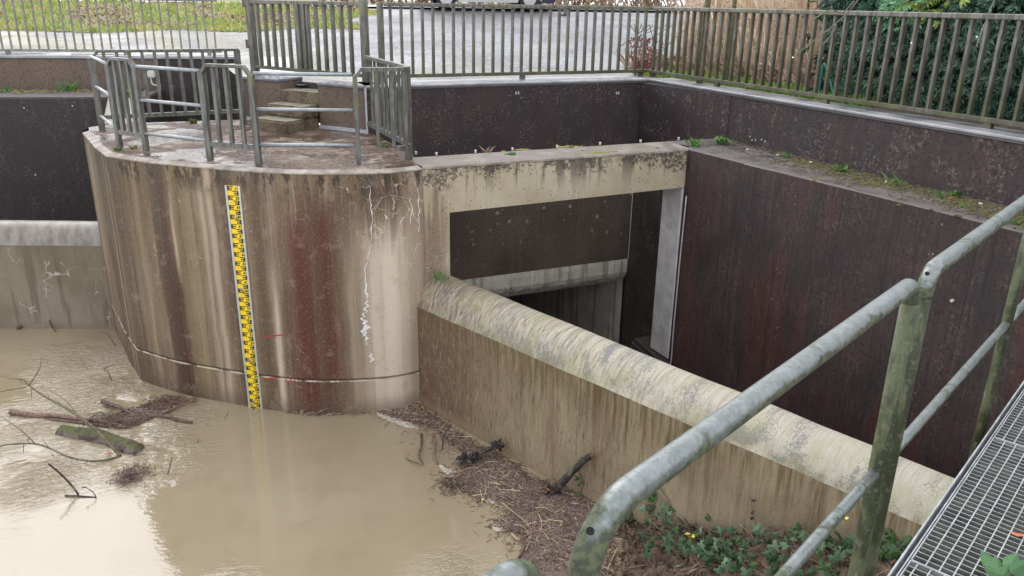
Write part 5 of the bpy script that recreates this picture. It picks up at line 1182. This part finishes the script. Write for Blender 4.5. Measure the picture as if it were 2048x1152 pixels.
# foam scum: lumpy little rafts
def foam(label, px, hgt=.012):
    poly = [(q.x, q.y) for q in (at(x, y, 0) for x, y in px)]; x0, x1 = min(p[0] for p in poly), max(p[0] for p in poly); y0, y1 = min(p[1] for p in poly), max(p[1] for p in poly)
    def hh(x, y):
        e = edge_dist(x, y, poly) * (1 if in_poly(x, y, poly) else -1)
        return min(hgt, e * .5 + .004 + .02 * mnoise.noise(Vector((x * 18, y * 18, 0)))) + .010 * mnoise.noise(Vector((x * 60, y * 60, 0)))
    o = grid_sheet('foam', x0 - .02, x1 + .02, y0 - .02, y1 + .02, .012, hh, lambda x, y: edge_dist(x, y, poly) < .01 or in_poly(x, y, poly), M_FOAM); tag(o, label, 'foam', kind='stuff')
M_FOAM = plain('dirty_foam', (.40, .345, .285), .7, var=.25, scale=35, bump=.6)
foam('pale foam along the outer edge of the mat below the pier', [(748, 820), (770, 828), (800, 838), (830, 850), (836, 857), (815, 855), (785, 845), (758, 832)]); foam('foam raft at the lower point of the debris mat', [(986, 1052), (1000, 1040), (1025, 1032), (1030, 1045), (1010, 1062), (990, 1066)]); foam('foam patch beside the knot of dark twigs', [(880, 930), (900, 938), (925, 945), (930, 958), (905, 955), (888, 945)]); foam('foam flecks beside the debris left of the gauge', [(270, 815), (300, 806), (325, 808), (300, 818), (280, 822)]); foam('white foam fleck in open water near the mossy log', [(334, 963), (346, 961), (354, 968), (346, 974), (340, 968)], .006)
foam('foam strip at the lower edge of the mat', [(965, 1003), (990, 1006), (1000, 1000), (992, 997), (975, 998)])
dropped_leaf('orange red leaf floating by the mossy log end', P(210, 907, .02), Vector((1, .2, 0)), .06, M_OLEAF); dropped_leaf('small orange leaf on the root tuft below the mossy log', P(243, 929, .03), Vector((1, -.3, 0)), .05, M_OLEAF); dropped_leaf('rusty leaf hanging at the thin branch left of the mossy log', P(103, 905, .09), Vector((.2, 0, -1)), .06, M_OLEAF)
dropped_leaf('yellow leaf on the edge of the debris mat', P(963, 1000, .03), Vector((1, .4, 0)), .035, M_YLEAF)
#@@PART6
# ================================================================== small plants and fittings on the concrete
M_WEED = blade_mat('green_weed', (.045, .125, .02), (.11, .21, .045)); M_MOSS = blade_mat('moss_cushion', (.10, .13, .025), (.22, .22, .05)); M_MOSSD = plain('dark_moss', (.055, .095, .03), .95, var=.4, scale=60, bump=.8); M_MOSSY = plain('yellow_moss', (.21, .19, .045), .95, var=.4, scale=60, bump=.8)
def weed(label, c, n, h, wd, mat=M_WEED, broad=0, cat='weed', name='weed_tuft', lean=.9):
    bm = bmesh.new()
    for i in range(n):
        p = c + Vector((random.gauss(0, h * .35), random.gauss(0, h * .35), 0))
        if broad and i % 3: oval_leaf(bm, p + up * h * .3, Vector((random.uniform(-1, 1), random.uniform(-1, 1), random.uniform(-.1, .6))), up, h * broad, h * broad * .55)
        else: blades(bm, p.x, p.y, p.z - .005, h * random.uniform(.5, 1.2), wd, lean)
    return tag(finish(name, bm, mat, recalc=False), label, cat)
L = lambda px, py, dz=.002: at(px, py, ZT + dz)
weed('bushy green weed at the corner where the beam meets the right ledge', L(1444, 288), 46, .11, .008, broad=.7); weed('yellow green grass tuft hanging over the beam end', L(1390, 293), 40, .10, .005); weed('leafy green weed halfway along the right ledge', L(1682, 343), 44, .09, .007, broad=.6); weed('single small weed on the near half of the right ledge', L(1575, 316), 16, .08, .005); weed('long bladed grass tuft on the right ledge between two stubs', L(1795, 372), 12, .12, .003); weed('grass tuft beside the orange leaf on the right ledge', L(1880, 394), 26, .07, .005); weed('round leaved weed beside the orange leaf on the right ledge', L(1912, 394), 14, .07, .006, broad=1.0); weed('small weed on the ledge under the handrail', L(1925, 414), 14, .05, .004)
weed('low weed on the ledge just right of the handrail tube', L(2030, 448), 26, .06, .005)
dropped_leaf('orange leaf on the right ledge', L(1893, 396, .012), Vector((1, -.2, 0)), .06, M_OLEAF)
weed('dry reddish grass tuft at the back edge of the beam top', L(977, 306), 14, .085, .003, M_STRAW)
weed('green weed inside the curved railing', L(765, 292), 30, .06, .007, broad=.5); weed('moss tuft behind the slanted railing panel', L(268, 297), 26, .05, .005, M_MOSS)
weed('bright green moss tuft at the foot of the slanted railing panel', L(236, 301), 40, .05, .006); weed('fern like weed on the top corner of the weir beside the pier', W0 + WD * .22 + WN * .2 + up * 1.5, 13, .11, .012, M_WEED, broad=.0, lean=.9)
lg = lambda px, py: on(px, py, (LQ.x, LQ.y, ZT), (0, 0, 1))
weed('straggly grass tuft on the far left ledge', lg(138, 183), 30, .17, .010, M_WEED, lean=1.1); weed('grass tuft on the far left ledge at the picture edge', lg(6, 185), 14, .12, .01, M_WEED); weed('yellow weeds at the end of the left pit beam', Vector((*lp(LE - .25, 1.0), ZT)), 60, .22, .02, M_MOSS, broad=.5); weed('moss patch under the far railing of the platform', L(385, 246), 60, .06, .008, M_MOSS)
def moss_sheet(name, label, fnp, n, mat):
    bm = bmesh.new()
    for i in range(n):
        c, r = fnp(); bmesh.ops.create_icosphere(bm, subdivisions=1, radius=r, matrix=Matrix.Translation(c) @ Matrix.Diagonal((1, 1, .4, 1)))
    for v_ in bm.verts: v_.co += Vector(mnoise.noise_vector(v_.co * 60)) * .006
    return tag(finish(name, bm, mat, smooth=True), label, 'moss', kind='stuff')
def on_ledge():
    y = random.uniform(1.8, 8.0); t = random.random() ** 1.5; xo = 5.93 if y > 3 else 6.1; x = 6.70 - t * (6.70 - xo - .12); return Vector((x, y, ZT)), random.uniform(.008, .026) * (1.25 - t)
moss_sheet('ledge_debris', 'dark crumbs of soil scattered along the right ledge', on_ledge, 1500, soil_material('ledge_crumbs', (.035, .025, .016), (.09, .065, .045), 30))
def on_ledge2():
    y = random.uniform(2.5, 6.8); x = 6.66 - abs(random.gauss(0, .24)); 
    if mnoise.noise(Vector((y * 1.3, 0, 0))) < -.05: y = random.uniform(3.4, 5.6)
    return Vector((x, y, ZT)), random.uniform(.010, .030)
moss_sheet('ledge_moss', 'olive moss growing in the inner half of the right ledge', on_ledge2, 1500, soil_material('olive_moss', (.07, .062, .018), (.165, .14, .045), 40))
def lledge(): 
    s = random.uniform(-4, 2.4); p = lp(s, abs(random.gauss(0, .3)) + .03); return Vector((p[0], p[1], ZT)), random.uniform(.02, .05)
moss_sheet('left_ledge_moss', 'yellow moss along the back of the far left ledge', lledge, 300, M_MOSSY)
def mosscushion(label, px, py, r, mat, sx=1):
    bm = bmesh.new(); c = L(px, py, -.004); bmesh.ops.create_icosphere(bm, subdivisions=3, radius=r, matrix=Matrix.Translation(c) @ Matrix.Diagonal((sx, 1, .5 if sx < 1.5 else .25, 1)))
    for v_ in bm.verts: v_.co += Vector(mnoise.noise_vector(v_.co * 22)) * r * .55
    tag(finish('moss_cushion', bm, mat, smooth=True), label, 'moss')
for a_ in (('round dark green moss cushion on the beam top', 1020, 310, .052, M_MOSSD, 1.1), ('small green moss cushion near the middle of the beam top', 1166, 302, .035, M_MOSSD, 1.3), ('long flat moss strip near the front edge of the beam top', 1200, 306, .035, M_MOSSY, 7), ('yellow moss strip at the back edge of the beam top', 1138, 294, .045, M_MOSSY, 4), ('small moss lump at the front edge of the beam top', 1157, 309, .03, M_MOSSY, 1.6), ('thin moss strip at the back edge of the beam, left of the middle', 1046, 299, .03, M_MOSSY, 4), ('moss lump near the right end of the beam top', 1318, 297, .03, M_MOSSD, 2.2), ('tiny moss lump between two stubs on the beam', 1007, 303, .02, M_MOSSY, 1.5)): mosscushion(*a_)
# white stubs
def stub(c, label, group, h=.03):
    bm = bmesh.new(); bar(bm, c, c + up * h, .022, .018, (.3, 1, 0)); bar(bm, c + up * (h - .008), c + up * (h + .004), .028, .024, (.3, 1, 0)); bevel(bm, .003, 1)
    tag(finish('anchor_stub', bm, M_WHITE), label, 'anchor stub', group)
for px, py in ((832, 309), (873, 311), (951, 306), (1025, 301), (1114, 296), (1200, 290), (1281, 285), (1357, 280)): stub(L(px, py), 'white plastic stub in the row along the back edge of the beam top', 'white stubs on the beam')
for px, py in ((1495, 301), (1555, 312), (1621, 327), (1773, 366), (1961, 410)): stub(L(px, py), 'small white stub in the row along the foot of the right parapet', 'white stubs on the right ledge', .016)
bm = bmesh.new()
for px, py in ((1500, 273), (1504, 280), (1511, 280), (1523, 279), (1530, 283), (1328, 240)):
    q = on(px, py, (6.716, 0, 0), (1, 0, 0)); bmesh.ops.create_icosphere(bm, subdivisions=2, radius=.010, matrix=Matrix.Translation(q) @ Matrix.Diagonal((.4, 1, 1.1, 1)))
finish('paint_spot', bm, M_WHITE, rw)
bm = bmesh.new(); q = on(1906, 601, (5.99, 4.5, 0), (1, .03, 0)); tube(bm, [q, q - Vector((.02, 0, 0))], .014, 10); finish('plug', bm, M_WHITE, rw)
bm = bmesh.new()
for px, py in ((48, 216), (71, 350), (145, 212), (344, 173)):
    q = on(px, py, Vector((*lp(0, 1.225 if px < 300 else .01), 0)), LNR); bmesh.ops.create_icosphere(bm, subdivisions=1, radius=.015, matrix=Matrix.Translation(q))
finish('plug', bm, M_WHITE, lw)
lamp = thing('wall_socket', Vector((*lp(2.5, .05), 3.1)), 'small white fitting with a looped cable on the brown parapet', 'wall fitting'); q = Vector((*lp(2.45, .06), 2.98))
bm = bmesh.new(); bar(bm, q, q + LDR * .13, .08, .13); bevel(bm, .02, 2); finish('box', bm, M_WHITE, lamp); bm = bmesh.new(); tube(bm, bezier([q + LDR * .05 - up * .06, q + LDR * .06 - up * .17, q + LDR * .14 - up * .2, q + LDR * .2 - up * .2], 5), .014, 6); finish('cable', bm, M_WHITE, lamp)

# ================================================================== hedge, dry reeds, shrub, hose
def hedge_mat():
    g = Mat('evergreen_spray', .55); r = g.n('ShaderNodeNewGeometry').outputs['Random Per Island']; n = g.noise(scale=1.8, detail=3); n2 = g.noise(scale=9, detail=3)
    c = g.mix(r, (.016, .050, .030), (.055, .125, .078)); c = g.mix(g.f('MULTIPLY', g.ramp(n, .5, .65), .6), c, (.075, .16, .095)); c = g.mix(g.f('MULTIPLY', g.ramp(n2, .48, .36), .55), c, (.010, .028, .018)); return g.out(c)
M_HEDGE = hedge_mat(); M_LIME_SPRAY = blade_mat('yellow_green_spray', (.12, .20, .03), (.30, .34, .06)); M_MINT = blade_mat('mint_spray', (.06, .19, .07), (.14, .30, .14))
def spray(bm, c, ax, nr, L):
    ax = ax.normalized(); b = ax.cross(nr).normalized(); nr = b.cross(ax)
    for k, (a, l, s) in enumerate(((0, 1, .3), (.5, .8, .28), (-.5, .8, .28), (1.0, .55, .25), (-1.0, .55, .25))):
        d = ax * math.cos(a) + b * math.sin(a); o = c + ax * L * (.0 if k == 0 else .12 * k % .3); e = d.cross(nr).normalized(); ll = L * l * random.uniform(.8, 1.2)
        v = [bm.verts.new(o), bm.verts.new(o + d * ll * .55 + e * ll * s * .5 + nr * ll * .06), bm.verts.new(o + d * ll - nr * ll * .15), bm.verts.new(o + d * ll * .55 - e * ll * s * .5 + nr * ll * .06)]
        bm.faces.new(v)
hg = thing('evergreen_hedge', (8.4, 4.2, 3.2), 'dense dark evergreen hedge behind the right fence', 'hedge')
bm = bmesh.new()
def hedge_front(y, z): return 7.62 + .16 * mnoise.noise(Vector((y * 1.1, z * 1.3, 0))) + .10 * mnoise.noise(Vector((y * 3, z * 3, 7))) + .04 * max(0, y - 7.0)
i = 0
while i < 15000:
    if random.random() < .86: y, z = random.uniform(1.6, 7.75), random.uniform(3.22, 5.3); x = hedge_front(y, z) + abs(random.gauss(0, .12)); nr = Vector((-1, -.15, .25))
    else: x, z = random.uniform(7.6, 9.3), random.uniform(3.2, 5.3); y = 7.68 + random.gauss(0, .12); nr = Vector((-.3, 1, .2))
    c = Vector((x, y, z)); i += 1
    if mnoise.noise(c * 4.5) < -.42: continue
    ax = Vector((random.gauss(-.5, .5), random.gauss(.0, .7), random.gauss(-.45, .5))); spray(bm, c, ax, nr + Vector((random.gauss(0, .35), random.gauss(0, .35), random.gauss(0, .35))), random.uniform(.07, .145))
finish('foliage', bm, M_HEDGE, hg, recalc=False)
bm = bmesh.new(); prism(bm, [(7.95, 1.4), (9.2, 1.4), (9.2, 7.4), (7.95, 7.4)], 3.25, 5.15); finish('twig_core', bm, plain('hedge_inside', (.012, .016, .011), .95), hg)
bm = bmesh.new()
for y in (2, 3, 4, 5, 6, 7): tube(bm, [(8.2, y, 3.1), (8.25, y, 4.0)], .05, 8)
finish('stem', bm, M_BARK, hg)
for nm, mt, c0, sx, n, lab in (('conifer_bush', M_MINT, on(1815, 14, (7.45, 6, 4), (1, 0, 0)), .17, 90, 'mint green conifer shoot rising over the fence rail'), ('conifer_bush', M_LIME_SPRAY, on(1852, 10, (7.5, 6, 4), (1, 0, 0)), .13, 60, 'yellow green conifer shoot beside the mint green one')):
    bm = bmesh.new()
    for i in range(n):
        c = c0 + Vector((random.gauss(0, .08), random.gauss(0, sx), random.gauss(.05, sx * .8))); spray(bm, c, Vector((-.5, random.gauss(0, .5), random.gauss(-.2, .4))), Vector((-1, 0, .4)), random.uniform(.07, .13))
    o = tag(finish(nm, bm, mt, recalc=False), lab, 'conifer')
def reed_mat():
    g = Mat('dry_reed_stalk', .75); r = g.n('ShaderNodeNewGeometry').outputs['Random Per Island']; z = g.xyz(g.pos)[2]; n = g.noise(scale=1.1, detail=2)
    c = g.mix(r, (.50, .37, .26), (.84, .70, .52)); c = g.mix(g.f('MULTIPLY', g.ramp(n, .46, .58), .55), c, (.42, .27, .21)); return g.out(c)
M_REED = reed_mat()
def reed_in():
    while 1:
        x, y = random.uniform(8.15, 11.5), random.uniform(7.9, 12.9)
        az = math.atan2(x, y)
        if az > .628 and y > 7.9: return x, y
bm = bmesh.new()
for i in range(5200):
    x, y = reed_in(); h = random.uniform(.7, 1.9) * (.75 if x < 8.4 else 1); z0 = 3.2; lx, ly = random.gauss(0, .16), random.gauss(0, .16); b = random.uniform(-.1, .1)
    tube(bm, [(x, y, z0), (x + lx * .4 + b, y + ly * .4, z0 + h * .5), (x + lx * 1.3, y + ly * 1.3, z0 + h)], [.0075, .006, .002], 3, cap=False)
for i in range(5200):
    x, y = reed_in(); z = random.uniform(3.3, 4.7); a = random.uniform(0, 6.28); l = random.uniform(.1, .34); d = Vector((math.cos(a), math.sin(a), random.gauss(-.3, .8))).normalized() * l; e = Vector((-d.y, d.x, .02)).normalized() * .008
    c = Vector((x, y, z)); v = [bm.verts.new(c - e * .6), bm.verts.new(c + e * .6), bm.verts.new(c + d * .5 + e - up * l * .05), bm.verts.new(c + d - up * l * .3)]; bm.faces.new(v)
tag(finish('dry_reeds', bm, M_REED, recalc=False), 'stand of dry tan reed stalks behind the fence corner', 'reeds', kind='stuff')
bm = bmesh.new()
for i in range(1700):
    x, y = reed_in(); z = 3.2
    if random.random() < .6: x = random.uniform(8.0, 8.5)
    blades(bm, x, y, 3.25, random.uniform(.05, .3), .03, 1.2)
tag(finish('reed_litter', bm, M_DEAD, recalc=False), 'fallen leaves and dead stems at the foot of the reeds', 'leaf litter', kind='stuff')
for k, (az, dist, r) in enumerate(((37.2, 11.6, .05), (38.9, 11.9, .035), (43.5, 11.2, .02))):
    x, y = dist * math.sin(R(az)), dist * math.cos(R(az)); limb('tree_stem', ('thick olive stem standing in the reeds', 'thinner olive stem right of the thick one in the reeds', 'thin pale stem in the right half of the reeds')[k], [Vector((x, y, 3.1)), Vector((x + .03, y, 4.2)), Vector((x - .05, y, 6.5))], r, r * .7, M_TWIG, 8, 4, .03, 'stem')
bm = bmesh.new(); c0 = Vector((7.45, 11.35, 3.2))
for i in range(420):
    c = c0 + Vector((random.gauss(.04, .09), random.gauss(0, .16), random.uniform(.02, .6))); oval_leaf(bm, c, Vector((random.gauss(0, 1), random.gauss(0, 1), random.gauss(0, .6))), Vector((random.gauss(0, .6), -1, .5)), .05, .03)
sh = thing('red_shrub', c0, 'small shrub with dark red leaves at the corner of the reeds', 'shrub'); finish('leaves', bm, blade_mat('dark_red_leaf', (.16, .035, .04), (.34, .09, .07)), sh, recalc=False)
bm = bmesh.new()
for i in range(14): tube(bm, bezier([c0 + Vector((random.gauss(0, .06), random.gauss(0, .06), -.03)), c0 + Vector((random.gauss(0, .15), random.gauss(0, .2), .4)), c0 + Vector((random.gauss(0, .2), random.gauss(0, .3), .8))], 4), .006, 5)
finish('stem', bm, M_STEM, sh)
hx = lambda px, py: on(px, py, (7.42, 6, 0), (1, 0, 0))
bm = bmesh.new(); tube(bm, bezier([hx(1636, 200), hx(1640, 165), hx(1648, 128), hx(1656, 148), hx(1663, 172), hx(1670, 205)], 6), .012, 8); tag(finish('garden_hose', bm, plain('teal_rubber', (.02, .22, .19), .4, var=.1), smooth=True), 'teal garden hose looped up in front of the hedge', 'hose')
# twig with rain drops hanging in at the upper right
M_TW = plain('olive_hanging_twig', (.085, .08, .05), .6); M_DROP = plain('rain_drop', (.85, .88, .9), .05, var=.02)
tz = lambda px, py, r: Vector((0, 0, H)) + ray(px, py) * r
hb = thing('hanging_branch', tz(1705, -60, 2.6), 'thin olive twigs with rain drops hanging into the top right corner', 'branch')
bm = bmesh.new()
for st in ([(1760, -60), (1708, 2), (1672, 42), (1640, 66), (1608, 90), (1585, 113)][:0] or [(1745, -40), (1700, 20), (1670, 48), (1625, 84), (1586, 113)], [(1708, 2), (1685, 25), (1655, 22), (1620, 46)][:2] + [(1660, 20), (1622, 42)], [(1672, 47), (1668, 62), (1645, 90)], [(1735, -60), (1730, 0), (1718, 25), (1705, 60), (1690, 106)][0:5] and [(2000, -60), (1992, -10), (1981, 18), (1974, 38), (1960, 70)], [(1974, 38), (1965, 60), (1952, 95)]):
    tube(bm, bezier([tz(x, y, 2.6 + (x - 1700) * .0004) for x, y in st], 5), [.0022] * (5 * (len(st) - 1)) + [.0012], 5)
finish('twig', bm, M_TW, hb)
bm = bmesh.new()
for x, y in ((1981, 19), (1823, 84), (1670, 47), (1954, 72), (1586, 113), (1965, 57)): bmesh.ops.create_icosphere(bm, subdivisions=2, radius=.0026, matrix=Matrix.Translation(tz(x, y, 2.6 + (x - 1700) * .0004) - up * .003))
finish('rain_drop', bm, M_DROP, hb, smooth=True)

# ================================================================== car, street post, roadside hedge
car = thing('parked_car', (9.75, 23.1, 4.08), 'silver car parked on the road behind the yard, only its lower edge in view', 'car')
CX = Vector((.966, -.257, 0)); CY = Vector((.257, .966, 0)); CO = Vector((9.70, 23.55, 4.10))
def cpt(x, y, z): return CO + CX * x + CY * y + up * z
M_BODY = plain('silver_car_paint', (.45, .46, .47), .25, .5, .05, 4, .02); M_DKP = plain('dark_blue_plastic', (.018, .014, .035), .4, var=.1); M_TYRE = plain('tyre_rubber', (.018, .018, .018), .8, var=.2); M_RIMW = plain('alloy_rim', (.45, .45, .46), .3, .8, .05); M_GLASS = plain('dark_car_glass', (.02, .022, .025), .08, var=.05)
prof = [(-1.85, .30), (-1.90, .62), (-1.82, .95), (-1.62, 1.02), (-1.35, 1.42), (-.9, 1.50), (.2, 1.48), (.85, 1.05), (1.65, .92), (1.92, .72), (1.95, .42), (1.88, .26), (1.55, .22), (1.5, .44), (1.32, .62), (1.12, .62), (.94, .44), (.9, .20), (-.9, .20), (-.96, .44), (-1.13, .62), (-1.33, .62), (-1.5, .44), (-1.55, .24)]
def cprism(profile, y0, y1, inset=0):
    bm = bmesh.new(); A_ = [bm.verts.new(cpt(x, y0, z)) for x, z in profile]; B_ = [bm.verts.new(cpt(x, y1, z)) for x, z in profile]; n = len(profile)
    bm.faces.new(A_); bm.faces.new(list(reversed(B_)))
    for i in range(n): bm.faces.new((A_[i], B_[i], B_[(i + 1) % n], A_[(i + 1) % n]))
    return bm
bm = cprism(prof, -.82, .82); bevel(bm, .03, 2); finish('body', bm, M_BODY, car)
bm = cprism([(-1.30, 1.06), (-1.12, 1.38), (.10, 1.38), (.60, 1.06)], -.835, .835); finish('window', bm, M_GLASS, car)
bm = cprism([(1.60, .18), (2.0, .20), (2.02, .48), (1.58, .46)], -.83, .83); finish('bumper', bm, M_DKP, car); bm = cprism([(-1.6, .2), (-1.94, .26), (-1.97, .55), (-1.56, .5)], -.83, .83); finish('bumper', bm, M_DKP, car)
bm = cprism([(-.88, .19), (.88, .19), (.88, .30), (-.88, .30)], -.85, .85); finish('sill', bm, M_BODY, car)
bm = cprism([(-.9, .31), (-.30, .31), (-.30, .9), (-.95, .9)], -.838, -.80); finish('door', bm, M_DKP, car)
for x in (-1.23, 1.22):
    for y in (-.80, .80):
        bm = bmesh.new(); tube(bm, [cpt(x, y - .09, .30), cpt(x, y + .09, .30)], .30, 24); bevel(bm, .02, 1); wl = finish('wheel', bm, M_TYRE, car); s = -1 if y < 0 else 1
        bm = bmesh.new(); tube(bm, [cpt(x, y + s * .085, .30), cpt(x, y + s * .098, .30)], .19, 20); finish('rim', bm, M_RIMW, wl)
bm = bmesh.new(); bar(bm, cpt(-.5, -.87, .95), cpt(-.3, -.87, .95), .03, .03); finish('handle', bm, M_DKP, car); bm = bmesh.new(); bar(bm, cpt(.55, -.95, 1.08), cpt(.7, -.95, 1.08), .14, .12); finish('mirror', bm, M_DKP, car)
bm = cprism([(1.70, .72), (1.93, .66), (1.93, .80), (1.66, .88)], -.825, -.45); finish('headlight', bm, M_RIMW, car)
c0 = Vector((11.35, 20.8, 3.6)); q = ray(1130, 24); q = q * (21.5 / q.y); c0 = Vector((q.x, q.y, ground_h(q.x, q.y)))
sp = thing('street_post', c0, 'slim dark post at the edge of the yard right of the car', 'post'); bm = bmesh.new(); tube(bm, [c0 - up * .1, c0 + up * 1.1], .055, 12); finish('pole', bm, M_FENCE, sp); bm = bmesh.new(); tube(bm, [c0 - up * .02, c0 + up * .04, c0 + up * .05], [.16, .14, .06], 12); finish('base', bm, M_DKP, sp)
bm = bmesh.new()
for i in range(5200):
    s = random.uniform(-2, 34); t = 32.0 + random.random() * 1.2; x, y = tl(t, s); z = 4.12 + random.random() ** 1.3 * 1.5; blades(bm, x, y, z, random.uniform(.2, .5), .05, .8)
rh = thing('roadside_hedge', (*tl(32.5, 14), 4.1), 'brown winter hedge along the far side of the road', 'hedge'); finish('twigs', bm, M_DEAD, rh, recalc=False)
